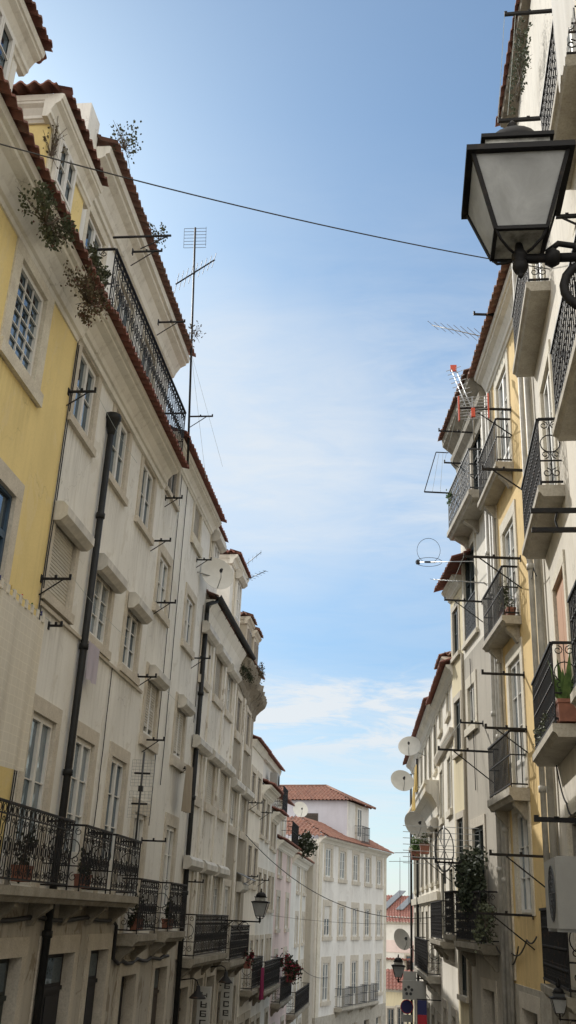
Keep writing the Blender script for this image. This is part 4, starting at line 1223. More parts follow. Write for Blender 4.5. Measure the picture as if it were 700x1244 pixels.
# right side brackets
rb = {}
def rbr(key, fac, px, py, px2, label, **k): rb[key] = bracket(fac, px, py, px2, label, **k)
rbr('a', OF, 640, 886, 590, 'iron bracket across the lowest ochre balcony, long one', double=False, r=.02)
rbr('b', OF, 632.5, 678.5, 565, 'iron bracket over the middle ochre balcony', r=.02)
rbr('c', OF, 637, 820, 587, 'iron bar above the lowest ochre balcony door', brace=False, r=.02)
rbr('d', OF, 621, 497.7, 557, 'iron bracket by the red tipped aerial', r=.02)
rbr('e', OF, 637, 571.5, 586, 'iron bracket at the slab of the top ochre balcony', r=.022)
rbr('f', OF, 618.6, 383, 576, 'iron bracket under the ochre house eave beside the pale aerial', brace=False, r=.02)
rbr('g', OF, 668, 1041, 595, 'iron bracket left of the air conditioner', r=.02)
rbr('h', OF, 648, 1112.5, 581, 'iron bracket under the lowest ochre window', r=.02)
rbr('i', GF, 586, 731, 540.5, 'iron bracket on the grey house below the combed aerial', r=.018)
rbr('j', GF, 600, 913.6, 533.5, 'long iron bracket on the grey house beside the lowest ochre balcony', r=.02)
rbr('k', GF, 587, 879, 559.6, 'short iron bracket on the grey house below its small window', brace=False, r=.018)
rbr('l', GF, 578.6, 525.7, 533, 'iron bracket under the moulded eave of the grey house', brace=False, r=.016)
rbr('m', GF, 580, 564, 540, 'iron bracket at the rail of the long moulded top balcony', r=.016)
rbr('n', GF, 588, 1050, 529, 'iron bracket above the dark vine balcony', r=.02)
rbr('o', HF, 550, 1044, 502, 'iron bracket holding the two potted plants', r=.018)
rbr('p', HF, 524, 1068, 490, 'iron bracket on the long pale house below the potted plants', brace=False, r=.018) if False else None
for key, px, py, px2, out, lab, dbl, r in (('q', 704, 620, 646, .1, 'pair of thick dark iron bars under the upper middle balcony', True, .026),
                                 ('r', 704, 997, 651, .1, 'thick dark iron bar above the air conditioner', False, .028),
                                 ('s', 676, 142.5, 606, .1, 'dark iron bar just above the big lantern', False, .022),
                                 ('t', 672, 13, 614, .1, 'blue grey iron bar at the top of the picture', False, .02),
                                 ('u', 706, 142, 684, .1, 'short iron bar right of the big lantern top', False, .02),
                                 ('v', 704, 262, 676, .1, 'iron bracket behind the right edge of the big lantern', False, .02)):
    rbr(key, NF, px, py, px2, lab, double=dbl, brace=(key in 'uv'), r=r, post=0 if dbl else .05)
cord(rb['t'], rb['s'], 'pale cord stretched between the two top right bars', .01, .005)
cord(rb['s'] + Vector((.12, -.1, 0)), rb['t'] + Vector((.15, 0, 0)), 'second pale cord between the top right bars, nearer the wall', .03, .005)
cord(rb['d'], rb['m'], 'green cord running down from the red tipped aerial bracket', .01, .004)
cord(rb['d'] + Vector((.2, 0, 0)), rb['m'] + Vector((.2, 0, 0)), 'green cord running down from the red tipped aerial bracket, nearer the wall', .01, .004)
cord(pB + Vector((0, 0, .05)), pB + Vector((0, 3.4, .0)), 'thin cord passing in front of the white framed windows', .06, .003)
cord(pA, pA + Vector((0, 2.6, 0)), 'thin cord below the topmost open window', .05, .003)
cord(pD, pE, 'thin cord between the two upper brackets right of the terrace house', 0, .003)
cord(pH, pH + Vector((0, 2.9, -.05)), 'thin cord over the half lowered shutters', .06, .003)
cord(rb['i'], rb['b'], 'thin cord between the middle ochre balcony and the grey house', .03, .004)
cord(rb['j'], rb['k'], 'thin cord between the two grey house brackets', .02, .004)
# the clothes rack on the long top balcony
mt = GF.mat(2.3, .52, 10.05)
t = thing('clothes_rack', 'dark folding clothes rack swung out from the long moulded top balcony', 'clothes rack', mt)
P0, P1 = GF.W(*GF.hit(545, 599, .5)[:1], .5, GF.hit(545, 599, .5)[1]), None
s_, z_ = GF.hit(545.5, 599, .5)
t.matrix_world = GF.mat(s_, .5, z_)
obj('frame', MB().tube([(0, 0, 0), (0, .62, 0)], .022, 4).tube([(0, .62, 0), (.05, .30, 1.15)], .016, 4).tube([(.05, .30, 1.15), (.05, -.02, 1.15)], .014, 4), M['iron'], t)
obj('line', MB().tube([(0, .42, 0), (.05, .22, 1.15)], .005, 4).tube([(0, .22, 0), (.05, .12, 1.15)], .005, 4), M['cord'], t)

# ------------------------------------------------------------------ lanterns
def lantern_parts(t, a, glass='lampglass', k=1.0):
    """four-sided tapered street lantern; t is at the foot of its glass body, a = width at the rim"""
    b = a * .53; h = a * .84; e = a * .030
    top, bot = a / 2, b / 2
    mb = MB()
    for sx in (-1, 1):
        for sy in (-1, 1): mb.tube([(sx * bot, sy * bot, 0), (sx * top, sy * top, h)], e, 4)
    for z, q, r in ((0, bot, e), (h, top, e * 1.1)):
        for sx in (-1, 1):
            mb.tube([(sx * q, -q, z), (sx * q, q, z)], r, 4); mb.tube([(-q, sx * q, z), (q, sx * q, z)], r, 4)
    obj('frame', mb, M['iron_lamp'], t)
    for i in range(4):
        m2 = MB(); q = Matrix.Rotation(i * PI / 2, 4, 'Z')
        pts = [q @ Vector(p) for p in ((-bot, -bot, .0), (bot, -bot, 0), (top, -top, h), (-top, -top, h))]
        inn = [p + (q @ Vector((0, .006, 0))) for p in pts]
        m2.face(*pts)
        obj('pane', m2, M[glass], t)
    m2 = MB().box(-bot, bot, -bot, bot, -.004, .004)
    obj('bottom_pane', m2, M['lampglass_dirty'], t)
    obj('bulb', MB().lathe([(.015, 0), (.03, .03), (.045, .08), (.04, .12), (.02, .15)], (0, 0, .02), 12), M['frame_w'], t)
    r = MB(); o = top * 1.13
    r.hexa([(-o, -o, h - e), (o, -o, h - e), (o, o, h - e), (-o, o, h - e), (-o, -o, h + e * 1.4), (o, -o, h + e * 1.4), (o, o, h + e * 1.4), (-o, o, h + e * 1.4)])
    o2 = top * .72
    r.hexa([(-o * .98, -o * .98, h + e * 1.4), (o * .98, -o * .98, h + e * 1.4), (o * .98, o * .98, h + e * 1.4), (-o * .98, o * .98, h + e * 1.4), (-o2, -o2, h + a * .10), (o2, -o2, h + a * .10), (o2, o2, h + a * .10), (-o2, o2, h + a * .10)])
    obj('roof', r, M['iron_lamp'], t)
    r = MB(); o3 = o2 * .96
    r.box(-o3, o3, -o3, o3, h + a * .1, h + a * .30)
    obj('chimney', r, M['iron_grey'] if a < .4 else M['lampglass_dirty'], t)
    r = MB(); o4 = o2 * 1.08
    r.box(-o4, o4, -o4, o4, h + a * .30, h + a * .35)
    r.lathe([(o4 * .9, 0), (o4 * .88, a * .08), (o4 * .74, a * .19), (o4 * .45, a * .27), (.01, a * .30)], (0, 0, h + a * .35), 20)
    r.lathe([(.02, 0), (.03, .03), (.015, .05), (.025, .07), (.004, .10)], (0, 0, h + a * .64), 8)
    obj('cap', r, M['iron_lamp'], t)
    f = MB()
    for i in range(4):
        q = Matrix.Rotation(i * PI / 2, 4, 'Z')
        f.tube([q @ Vector(p) for p in ((bot, bot, 0), (bot * .8, bot * .8, -a * .10), (bot * .45, bot * .45, -a * .16), (0.03, 0.03, -a * .17))], e * .55, 5)
    f.lathe([(.012, a * .02), (a * .055, -a * .10), (a * .085, -a * .15), (a * .085, -a * .20), (a * .06, -a * .22), (a * .075, -a * .25), (a * .085, -a * .31), (a * .06, -a * .37), (a * .02, -a * .39), (a * .035, -a * .42), (.004, -a * .45)], (0, 0, 0), 14)
    obj('stem', f, M['iron_lamp'], t)
    return b, h

lp = at(630.5, 296, 3.62)
dx, dy = NF.n.x, NF.n.y
t = thing('street_lamp', 'big square black iron lantern with frosted panes on a scrolled bracket at the upper right', 'street lamp',
          T(lp) @ Matrix.Rotation(-math.atan2(lp.x, lp.y) + R(8), 4, 'Z'))
a = .412
lantern_parts(t, a)
wx = 1.85 + .0262 * lp.y - lp.x
br = MB()
yz = -a * .20
br.tube([(0, 0, yz), (wx, .0, yz)], .021, 8)
br.box(wx - .02, wx, -.05, .05, yz - .45, yz + .15)
br.tube(spiral(.30, yz - .17, .135, .03, PI * .5, 1.6, 26) if False else [(.30 + (.135 - .105 * k / 30) * math.cos(PI * .5 + k / 30 * 3.3 * PI), 0, yz - .165 + (.135 - .105 * k / 30) * math.sin(PI * .5 + k / 30 * 3.3 * PI)) for k in range(31)], .021, 7)
br.tube([(.30, 0, yz - .03), (.5, 0, yz - .05), (.75, 0, yz - .16), (wx, 0, yz - .42)], .022, 7)
br.tube([(.12, 0, yz + .03), (.17, 0, yz + .075), (.24, 0, yz + .06), (.25, 0, yz + .03)], .014, 6)
br.lathe([(.03, -.03), (.045, 0), (.03, .03)], (.14, 0, yz), 10, Matrix.Rotation(PI / 2, 4, 'Y'))
obj('bracket', br, M['iron_lamp'], t)

def wall_lamp(fac, px, py, out, a, label, arm=True, mirror=1):
    s, z = fac.hit(px, py, out)
    t = thing('street_lamp', label, 'street lamp', fac.mat(s, out, z))
    lantern_parts(t, a)
    mb = MB(); z0 = -a * .35
    mb.tube([(0, 0, z0), (0, -out, z0)], a * .05, 6)
    mb.tube([(0, -out * .25, z0)] + [(0, -out * .25 - out * .2 * math.sin(q), z0 - out * .12 * (1 - math.cos(q))) for q in (.6, 1.2, 1.8, 2.4, 3.0)], a * .03, 5)
    mb.tube([(0, -out * .55, z0), (0, -out * .8, z0 - out * .18), (0, -out + .01, z0 - out * .42)], a * .04, 5)
    for q in (.3, .5, .7): mb.tube([(0, -out * q + out * .07 * math.cos(w), z0 - out * .09 + out * .07 * math.sin(w)) for w in [i * PI / 5 for i in range(10)]], a * .022, 4, True)
    obj('bracket', mb, M['iron_lamp'], t)
    return t
wall_lamp(LF, 316, 1113, 1.35, .42, 'black iron street lantern on a scrolled arm over the left balconies')
wall_lamp(HF, 484, 1187, 1.0, .40, 'small black lantern at the end of the street above the white sign')
wall_lamp(NF, 680, 1231, .45, .17, 'small black wall lantern at the lower right corner')
def cone_lamp(px, py, out, label):
    s, z = LF.hit(px, py, out)
    t = thing('wall_lamp', label, 'wall lamp', LF.mat(s, out, z))
    obj('lamp_shade', MB().lathe([(.20, 0), (.19, .02), (.06, .16), (.045, .26), (.02, .28)], (0, 0, 0), 14), M['iron'], t)
    obj('arm', MB().tube([(0, 0, .27), (0, -.04, .38), (0, -.14, .42), (0, -out + .01, .36)], .016, 5).box(-.05, .05, -out + .005, -out + .02, .26, .46), M['iron'], t)
cone_lamp(240, 1213, .5, 'black cone shaped wall lamp above the nearer shop door')
cone_lamp(274, 1194, .5, 'black cone shaped wall lamp beside the farther balcony underside')

# ------------------------------------------------------------------ satellite dishes
def dish(pos, r, az, el, label, mat='dish', arm=None, group='satellite dishes on the house fronts'):
    """bowl looking along azimuth az (0 = back towards the camera) raised by el"""
    rot = Matrix.Rotation(R(az), 4, 'Z') @ Matrix.Rotation(R(90 - el), 4, 'X')
    t = thing('satellite_dish', label, 'satellite dish', T(pos) @ rot, group)
    obj('bowl', MB().lathe([(.012, 0.0), (r * .35, r * .03), (r * .65, r * .10), (r, r * .24), (r * 1.015, r * .245), (r * 1.0, r * .215), (r * .65, r * .075), (.012, -.012)], (0, 0, 0), 28), M[mat], t)
    obj('feed_arm', MB().tube([(0, -r * .95, r * .2), (0, -r * .55, r * .75), (0, -r * .1, r * .82)], .013, 5), M['metal'], t)
    obj('receiver', MB().lathe([(.03, -.06), (.045, 0), (.03, .05)], (0, -r * .08, r * .80), 8).box(-.02, .02, -.07 - r * .08, -.03 - r * .08, r * .8 - .03, r * .8 + .03), M['dark'], t)
    m2 = MB()
    inv = (T(pos) @ rot).inverted()
    if arm is not None:
        a = inv @ Vector(arm)
        m2.tube([(0, 0, -.02), (0, 0, -.10), tuple(a)], .018, 5)
    obj('mount', m2 if m2.v else MB().tube([(0, 0, -.02), (0, 0, -.15)], .02, 5), M['metal'], t)
    return t
s, z = LF.hit(261, 699, .35); dish(LF.W(s, .38, z), .46, 32, 12, 'large cream satellite dish at the near end of the black gutter', arm=LF.W(s - .6, 0, z - .12))
s, z = HF.hit(498, 908, .6); dish(HF.W(s, .6, z), .40, -8, 25, 'uppermost satellite dish on the right, against the sky', arm=HF.W(s, 0, z - .3))
s, z = HF.hit(488, 950, .95); dish(HF.W(s, .95, z), .40, 16, 25, 'satellite dish farthest out over the street, below the uppermost one', arm=HF.W(s, 0, z - .2))
s, z = HF.hit(503, 1003, .62); dish(HF.W(s, .62, z), .42, 35, 20, 'satellite dish directly above the green potted plant', 'dish_g', arm=HF.W(s, 0, z - .6))
s, z = HF.hit(487, 1142, .8); dish(HF.W(s, .8, z), .37, 40, 20, 'lowest satellite dish beside the far balcony', 'dish_g', arm=HF.W(s, 0, z - .5))
s, z = LF.hit(364.5, 984, .1); dish(LF.W(s, .1, z), .40, 25, 15, 'pale dish on the terrace of the pink house', arm=LF.W(s, -.3, z - .5))

# ------------------------------------------------------------------ aerials
def yagi(pos, dirv, L, label, n=9, el=.3, mat='alu', mast=None, vertical=False, r=.008, tips=None, group='television aerials'):
    d = Vector(dirv).normalized()
    ax = d.cross(Vector((0, 0, 1))).normalized() if not vertical else Vector((0, 0, 1))
    t = thing('television_aerial', label, 'aerial', T(pos), group)
    obj('boom', MB().tube([(0, 0, 0), tuple(d * L)], r * 1.6, 5), M[mat], t)
    mb = MB()
    for k in range(n):
        c = d * (L * (.06 + .92 * k / (n - 1))); e = el * (1 - .45 * k / (n - 1))
        mb.tube([tuple(c - ax * e), tuple(c + ax * e)], r * .7, 4)
    obj('elements', mb, M[mat], t)
    if mast is not None: obj('mast', MB().tube([tuple(Vector(q) - Vector(pos)) for q in mast], .018, 6), M['iron_grey' if mat != 'alu' else 'metal'], t)
    return t
# tall mast by the terrace
s, z = LF.hit(229, 510, .1)
mb_ = LF.W(19.6, .42, 9.3)
mt_top = None
best = min((abs((lambda v: CY - FPX * v.y / -v.z)(CAMR.transposed() @ (mb_ + Vector((0, 0, k * .05)))) - 275), k) for k in range(20, 200))[1]
H_ = best * .05
t = thing('television_aerial', 'tall thin aerial mast with a combed boom above the terrace railing', 'aerial', T(mb_), 'television aerials')
obj('mast', MB().tube([(0, 0, 0), (0, 0, H_)], .026, 6), M['iron'], t)
t.rotation_euler = (0, -.055, 0)
mb = MB()
zc = H_ * .80
mb.tube([(-.42, -.1, zc - .42), (.50, .1, zc + .38)], .02, 5)
for k in range(9):
    q = k / 8; c = Vector((-.40 + .88 * q, -.1 + .2 * q, zc - .40 + .76 * q))
    mb.tube([tuple(c + Vector((-.18, .55, .12)) * (1 - .3 * q)), tuple(c - Vector((-.18, .55, .12)) * (1 - .3 * q))], .008, 4)
obj('boom', mb, M['iron'], t)
mb = MB()
for k in range(7): mb.tube([(-.28, 0, H_ - .6 + k * .1), (.28, .05, H_ - .6 + k * .1)], .006, 4)
for x in (-.28, 0, .28): mb.tube([(x, 0, H_ - .6), (x, 0, H_)], .006, 4)
obj('grid', mb, M['iron_grey'], t)
obj('guy_wire', MB().tube([(0, 0, 3.0), (.75, .3, .1)], .004, 4).tube([(0, 0, 3.0), (.25, .9, .1)], .004, 4), M['cord'], t)
# grid panel aerial by the first floor
s, z = LF.hit(168, 990, .40)
t = thing('television_aerial', 'wire grid panel aerial standing above the first floor railing', 'aerial', LF.mat(s, .40, z - .6), 'television aerials')
obj('mast', MB().tube([(0, 0, 0), (0, 0, 1.75)], .02, 6), M['iron_grey'], t)
mb = MB()
for z0 in (.55, 1.12):
    for k in range(9): mb.tube([(-.05, -.22, z0 + k * .06), (-.05, .22, z0 + k * .06)], .004, 4)
    for k in range(7): mb.tube([(-.05, -.22 + k * .073, z0), (-.05, -.22 + k * .073, z0 + .48)], .004, 4)
obj('grid', mb, M['metal'], t)
obj('dipole', MB().tube([(0, -.15, .8), (0, .15, .8)], .02, 5).tube([(0, -.15, 1.35), (0, .15, 1.35)], .02, 5).box(-.04, .04, -.04, .04, 1.02, 1.12), M['dark'], t)
# right hand aerials
def on(fac, px, py, out): 
    s, z = fac.hit(px, py, out); return fac.W(s, out, z)
a0, a1 = on(OF, 592, 410, .25), on(OF, 525, 395, 1.35)
yagi(a0, a1 - a0, (a1 - a0).length, 'pale aerial with a long boom pointing out over the sky below the big lantern', 8, .42, 'alu', mast=[a0, on(OF, 612, 420, 0)])
a0 = on(OF, 575, 508, .8); a1 = on(OF, 551, 448, .95)
t = thing('television_aerial', 'wire aerial with red plastic tips above the top ochre balcony', 'aerial', T(a0), 'television aerials')
v = a1 - a0
mb = MB()
for q in (-.05, .05): mb.tube([(q, 0, 0), (v.x + q, v.y, v.z)], .012, 5)
for k in range(12):
    c = v * (k / 11); mb.tube([tuple(c + Vector((-.16, .05, -.03))), tuple(c + Vector((.16, -.05, .03)))], .008, 4)
obj('boom', mb, M['alu'], t)
mb = MB()
for k in range(8): mb.tube([(-.26, 0, -.02 + k * .07), (.30, -.02, .0 + k * .07)], .007, 4)
mb.tube([(.0, .02, -.5), (0, .02, .5)], .018, 5)
obj('reflector', mb, M['alu'], t)
for mb in (MB().box(-.30, -.27, -.03, .03, -.06, .50), MB().box(.295, .325, -.03, .03, .0, .56), MB().box(-.04, .04, -.04, .04, .02, .22), MB().add(MB().box(-.07, .07, -.02, .02, -.07, .09), T(v))):
    obj('plastic_tip', mb, M['red_plastic'], t)
a0, a1 = on(GF, 575, 682, .25), on(GF, 508, 683, .95)
t = thing('television_aerial', 'ring shaped wire aerial against the sky beside the red tiled eave', 'aerial', T(a0), 'television aerials')
v = a1 - a0
obj('boom', MB().tube([(0, 0, 0), tuple(v)], .012, 5), M['metal'], t)
c = v * .78
obj('ring', MB().tube([tuple(c + Vector((.30 * math.cos(q), 0, .32 + .34 * math.sin(q)))) for q in [i * PI / 14 for i in range(28)]], .007, 4, True).tube([tuple(c + Vector((.34 * math.cos(q), .34 * math.sin(q), 0))) for q in [i * PI / 14 for i in range(28)]], .007, 4, True), M['iron_grey'], t)
obj('housing', MB().add(MB().box(-.05, .05, -.04, .04, -.05, .05), T(v)).add(MB().box(-.14, .14, -.02, .02, -.02, .02), T(v * .75)), M['dark'], t)
a0, a1 = on(GF, 588, 708, .3), on(GF, 527, 704, .95)
yagi(a0, a1 - a0, (a1 - a0).length, 'combed aerial below the ring shaped aerial', 9, .22, 'alu', mast=[a0, on(GF, 592, 711, 0)], vertical=False)
a0 = on(HF, 540, 1032, .55)
t = thing('television_aerial', 'round wire aerial with cross rods above the vine balcony', 'aerial', T(a0), 'television aerials')
mb = MB()
for rr, yy in ((.44, 0), (.46, .12)):
    mb.tube([(rr * math.cos(q) * .45, yy, rr * math.sin(q)) for q in [i * PI / 12 for i in range(24)]], .014, 4, True)
for i in range(4): q = i * PI / 4; mb.tube([(.2 * math.cos(q), .06, .44 * math.sin(q)), (-.2 * math.cos(q), .06, -.44 * math.sin(q))], .01, 4)
obj('ring', mb, M['iron_grey'], t)
mb = MB()
for k in range(7): mb.tube([(-.9, .1, -.3 + k * .13), (.75, -.05, -.32 + k * .13)], .009, 4)
mb.tube([(0, 0, -.7), (0, 0, .5)], .02, 5)
obj('rods', mb, M['metal'], t)
a0 = on(LF, 296, 688, -.3); yagi(a0, at(316, 672, a0.y - .6) - a0, 1.0, 'small aerial on the red dormer roof, upper one', 5, .16, 'iron_grey', vertical=True)
a0 = on(LF, 300, 704, .2); yagi(a0, at(320, 695, a0.y - .6) - a0, 1.0, 'small aerial at the red dormer eave, lower one', 6, .2, 'iron_grey')
for k, (px, py, Y, hh, lab) in enumerate(((497, 1062, 58, 3.0, 'thin leaning roof aerial far down the street'), (486, 1075, 75, 4.0, 'thin rooftop aerial over the far red roofs'))):
    p = at(px, py + 45, Y)
    yagi(p + Vector((-.8, 0, hh)), (1, .1, .05), 1.7, lab, 6, .35, 'iron_grey', mast=[p, p + Vector((0, 0, hh + .3))], r=.012)

# ------------------------------------------------------------------ air conditioners
def ac_unit(mtx, w, h, d, label):
    t = thing('air_conditioner', label, 'air conditioner', mtx)
    obj('casing', MB().box(-w / 2, w / 2, 0, d, 0, h).box(-w / 2 + .02, w / 2 - .02, .02, d - .02, h, h + .012), M['ac'], t)
    mb = MB(); c = (-w * .12, d + .006, h * .5); r = h * .40
    for q in (.25, .45, .65, .85, 1.0): mb.tube([(c[0] + r * q * math.cos(k * PI / 12), c[1], c[2] + r * q * math.sin(k * PI / 12)) for k in range(24)], .005, 4, True)
    for k in range(8): mb.tube([c, (c[0] + r * math.cos(k * PI / 4), c[1], c[2] + r * math.sin(k * PI / 4))], .005, 4)
    obj('fan_grille', mb, M['iron_grey'], t)
    obj('fan_recess', MB().lathe([(r * .98, 0), (r * .98, .004)], (c[0], d, c[2]), 24, Matrix.Rotation(-PI / 2, 4, 'X')), M['dark'], t)
    obj('support', MB().box(-w * .4, -w * .36, -d * .2, d, -.03, 0).box(w * .36, w * .4, -d * .2, d, -.03, 0), M['metal'], t)
    return t
ac_unit(NF.mat(11.0, .26, .0), 1.0, .66, .33, 'grey white air conditioner box hanging on the right hand wall')
s, z = LF.hit(331, 948, .1); ac_unit(LF.mat(s, .05, z - .35), .8, .6, .3, 'small grey air conditioner on the red tiled ledge')

# ------------------------------------------------------------------ cloths
def cloth(fac, s0, s1, z, h, out, label, mat, name='cloth', folds=5, amp=.03, nx=40, nz=18, taper=0.0, hem=0.0, pegs=0, loops=0, slope=0.0, scallop=0, seed=0):
    rr = random.Random(seed)
    L = s1 - s0
    t = thing(name, label, 'cloth', fac.mat((s0 + s1) / 2, out, z))
    mb = MB()
    ph = [rr.uniform(0, 6) for _ in range(4)]
    def pt(i, j):
        u, v = i / nx, j / nz
        x = (u - .5) * L * (1 - taper * v)
        y = amp * (.25 + .75 * v) * (math.sin(u * folds * 2 * PI + ph[0] + v * .8) + .45 * math.sin(u * folds * 4.3 * PI + ph[1]))
        hh = h * (1 + hem * math.sin(u * PI * 2.3 + ph[2]))
        if scallop and j == nz: hh += .07 * abs(math.sin(u * scallop * PI))
        return (fac.sg * x, y, -hh * v + slope * u - .02 * abs(math.sin(u * 5 * PI)) * (1 - v))
    for i in range(nx):
        for j in range(nz): mb.face(pt(i, j), pt(i + 1, j), pt(i + 1, j + 1), pt(i, j + 1), smooth=True)
    fab = obj('fabric', mb, M[mat], t)
    me = fab.data
    bm = bmesh.new(); bm.from_mesh(me); bmesh.ops.remove_doubles(bm, verts=bm.verts, dist=1e-5); bmesh.ops.recalc_face_normals(bm, faces=bm.faces); bm.to_mesh(me); bm.free()
    if loops:
        for k in range(loops):
            x = (k + .5) / loops * L - L / 2
            obj('loop', MB().box(x - .035, x + .035, -.008, .012, -.02, .09), M[mat], t)
    for k in range(pegs):
        x = (k + .5) / pegs * L - L / 2
        obj('peg', MB().box(x - .005, x + .005, -.01, .012, .05, .11), M[('sign_b', 'leaf_bright', 'red_plastic', 'cloth_y')[k % 4]], t)
    return t
s0, z0 = LF.hit(0, 712, .55); s1, z1 = LF.hit(55, 757, .55)
cloth(LF, s0 - 1.3, s1, z1, 1.92, .55, 'large cream curtain with checked weave hung by loops at the left edge', 'cloth_w', 'hanging_curtain', 4, .024, 60, 26, loops=14, pegs=8, hem=.015)
cord(LF.W(s0 - 1.6, .55, z1 + .07), LF.W(s1 + .25, .55, z1 + .07), 'line carrying the big cream curtain', .0, .004)
s0, z0 = LF.hit(103, 776, .12); s1, z1 = LF.hit(117, 782, .12); cloth(LF, s0 + .1, s0 + .72, z0 + .02, .62, .16, 'small lilac towel hanging below a window left of the shutters', 'cloth_v', 'towel', 2, .02, 14, 12, seed=3)
s0, z0 = LF.hit(227, 930, .30); cloth(LF, s0, s0 + .75, z0 + .05, 1.05, .30, 'taupe cloth drooping beside the thin downpipe', 'cloth_g', 'hanging_cloth', 2, .06, 20, 18, taper=.45, seed=5)
s0, z0 = HF.hit(505, 930, .7); cloth(HF, s0 - .3, s0 + .5, z0, .75, .7, 'yellow towel hanging under the uppermost right dish', 'cloth_y', 'towel', 3, .04, 16, 14, taper=.3, seed=6)
s0, z0 = HF.hit(503, 955, .72); cloth(HF, s0 - .2, s0 + .6, z0, .7, .72, 'lower yellow and brown towel beside the hollow ledge', 'cloth_y', 'towel', 3, .04, 16, 14, taper=.2, seed=7)
s0, z0 = LF.hit(315, 1180, .47); cloth(LF, s0 + .3, s0 + 1.1, z0 + .1, 1.0, .49, 'magenta cloth draped over a far left balcony railing', 'cloth_p', 'draped_cloth', 4, .04, 24, 12, taper=.3, seed=8)
s0, z0 = NF.hit(652, 22, .40)
cloth(NF, 5.2, 7.95, 9.5, 1.4, .40, 'white sheet with a scalloped lace edge hanging at the top right corner', 'cloth_n', 'lace_sheet', 5, .008, 120, 10, scallop=24, seed=9)
# ------------------------------------------------------------------ plants
def plant(mtx, sz, n, label, leaf='leaf', size=.05, stems=10, name='plant', droop=0.0, flowers=0, fmat='flower', pot=None, seed=0, clumps=9, spike=False, cat='plant', twig=None):
    rr = random.Random(seed)
    t = thing(name, label, cat, mtx)
    cl = [(Vector((rr.uniform(-1, 1) * sz[0], rr.uniform(-1, 1) * sz[1], rr.uniform(-.2, 1) * sz[2])), rr.uniform(.45, 1)) for _ in range(clumps)]
    def leaves(n, size):
        mb = MB()
        for _ in range(n):
            c, q = rr.choice(cl)
            p = c + Vector((rr.gauss(0, .30) * sz[0], rr.gauss(0, .30) * sz[1], rr.gauss(0, .30) * sz[2])) * q
            if p.length > 2.2 * max(sz): continue
            d = Vector((rr.uniform(-1, 1), rr.uniform(-1, 1), rr.uniform(-1, .7))).normalized()
            e = d.orthogonal().normalized() * size * rr.uniform(.25, .5)
            L = d * size * rr.uniform(.6, 1.3)
            mb.face(p, p + L * .45 + e, p + L, p + L * .45 - e)
        return mb
    if spike:
        mb = MB()
        for _ in range(n):
            d = Vector((rr.uniform(-1, 1) * .5, rr.uniform(-1, 1) * .35, 1)).normalized()
            b = Vector((rr.uniform(-1, 1) * sz[0], rr.uniform(-.5, .5) * sz[1], 0))
            e = Vector((-d.y, d.x, 0)).normalized() * size * .5 if abs(d.x) + abs(d.y) > .01 else Vector((size * .5, 0, 0))
            L = sz[2] * rr.uniform(.6, 1.3)
            mb.face(b - e, b + e, b + d * L * .6 + e * .9, b + d * L * .6 - e * .9)
            mb.face(b + d * L * .6 - e * .9, b + d * L * .6 + e * .9, b + d * L)
        obj('leaves', mb, M[leaf], t)['kind'] = 'stuff'
    else:
        obj('leaves', leaves(n, size), M[leaf], t)['kind'] = 'stuff'
    mb = MB()
    for k in range(stems):
        c, q = cl[k % len(cl)]
        e = c + Vector((rr.gauss(0, .3) * sz[0], rr.gauss(0, .3) * sz[1], rr.gauss(.1, .3) * sz[2]))
        m_ = e * .5 + Vector((rr.gauss(0, .12) * sz[0], 0, rr.uniform(0, .2) * sz[2]))
        mb.tube([(0, 0, 0), tuple(m_), tuple(e)], .007, 4, r_end=.003)
    if stems: obj('stems', mb, M['twig'], t)
    if flowers: obj('flowers', leaves(flowers, size * .8), M[fmat], t)['kind'] = 'stuff'
    if pot:
        w, d, h = pot
        obj('pot', MB().hexa([(-w * .45, -d * .45, -h), (w * .45, -d * .45, -h), (w * .45, d * .45, -h), (-w * .45, d * .45, -h), (-w * .5, -d * .5, 0), (w * .5, -d * .5, 0), (w * .5, d * .5, 0), (-w * .5, d * .5, 0)]).box(-w * .53, w * .53, -d * .53, d * .53, -.04, .005), M['terracotta'], t)
    return t
def lfm(fac, px, py, out): s, z = fac.hit(px, py, out); return fac.mat(s, out, z)
plant(lfm(LF, 56, 272, .5), (.55, .20, .28), 950, 'bushy green plant spilling over the yellow house eave', 'leaf', .055, 60, seed=1, flowers=40, fmat='flower_dry', clumps=16)
plant(lfm(LF, 108, 372, .55), (.50, .20, .26), 800, 'dry reddish plant hanging from the eave between the yellow house and the terrace', 'leaf_dry', .05, 60, seed=2, flowers=380, fmat='flower_dry', clumps=14)
plant(lfm(LF, 112, 322, .48), (.35, .15, .20), 500, 'small green plant at the near corner of the terrace railing', 'leaf', .06, 10, seed=12)
plant(lfm(LF, 152, 182, .30), (.38, .2, .38), 200, 'wispy weeds sprouting from the terrace house attic eave', 'leaf', .055, 26, seed=3)
plant(lfm(LF, 194, 292, .30), (.30, .15, .22), 160, 'thin weeds midway along the terrace house attic eave', 'leaf', .05, 16, seed=4)
plant(lfm(LF, 238, 408, .32), (.28, .15, .2), 70, 'bare twigs at the far end of the terrace house attic eave', 'leaf_dry', .05, 14, seed=5)
plant(lfm(LF, 62, 190, .12), (.25, .12, .55), 90, 'leafless twigs in front of the yellow dormer', 'leaf_dry', .05, 30, seed=6)
plant(lfm(LF, 312, 818, .42), (.9, .22, .34), 420, 'dark weeds growing on the ruined cornice', 'leaf_dry', .06, 26, seed=7, clumps=12)
plant(lfm(LF, 298, 818, .38), (.9, .12, .26), 700, 'mossy clump at the near end of the ruined cornice', 'leaf_dark', .05, 10, seed=8)
plant(lfm(LF, 372, 1030, .6), (1.2, .4, .7), 900, 'dark green bush hanging from the pink house ledge', 'leaf_dark', .14, 12, seed=9)
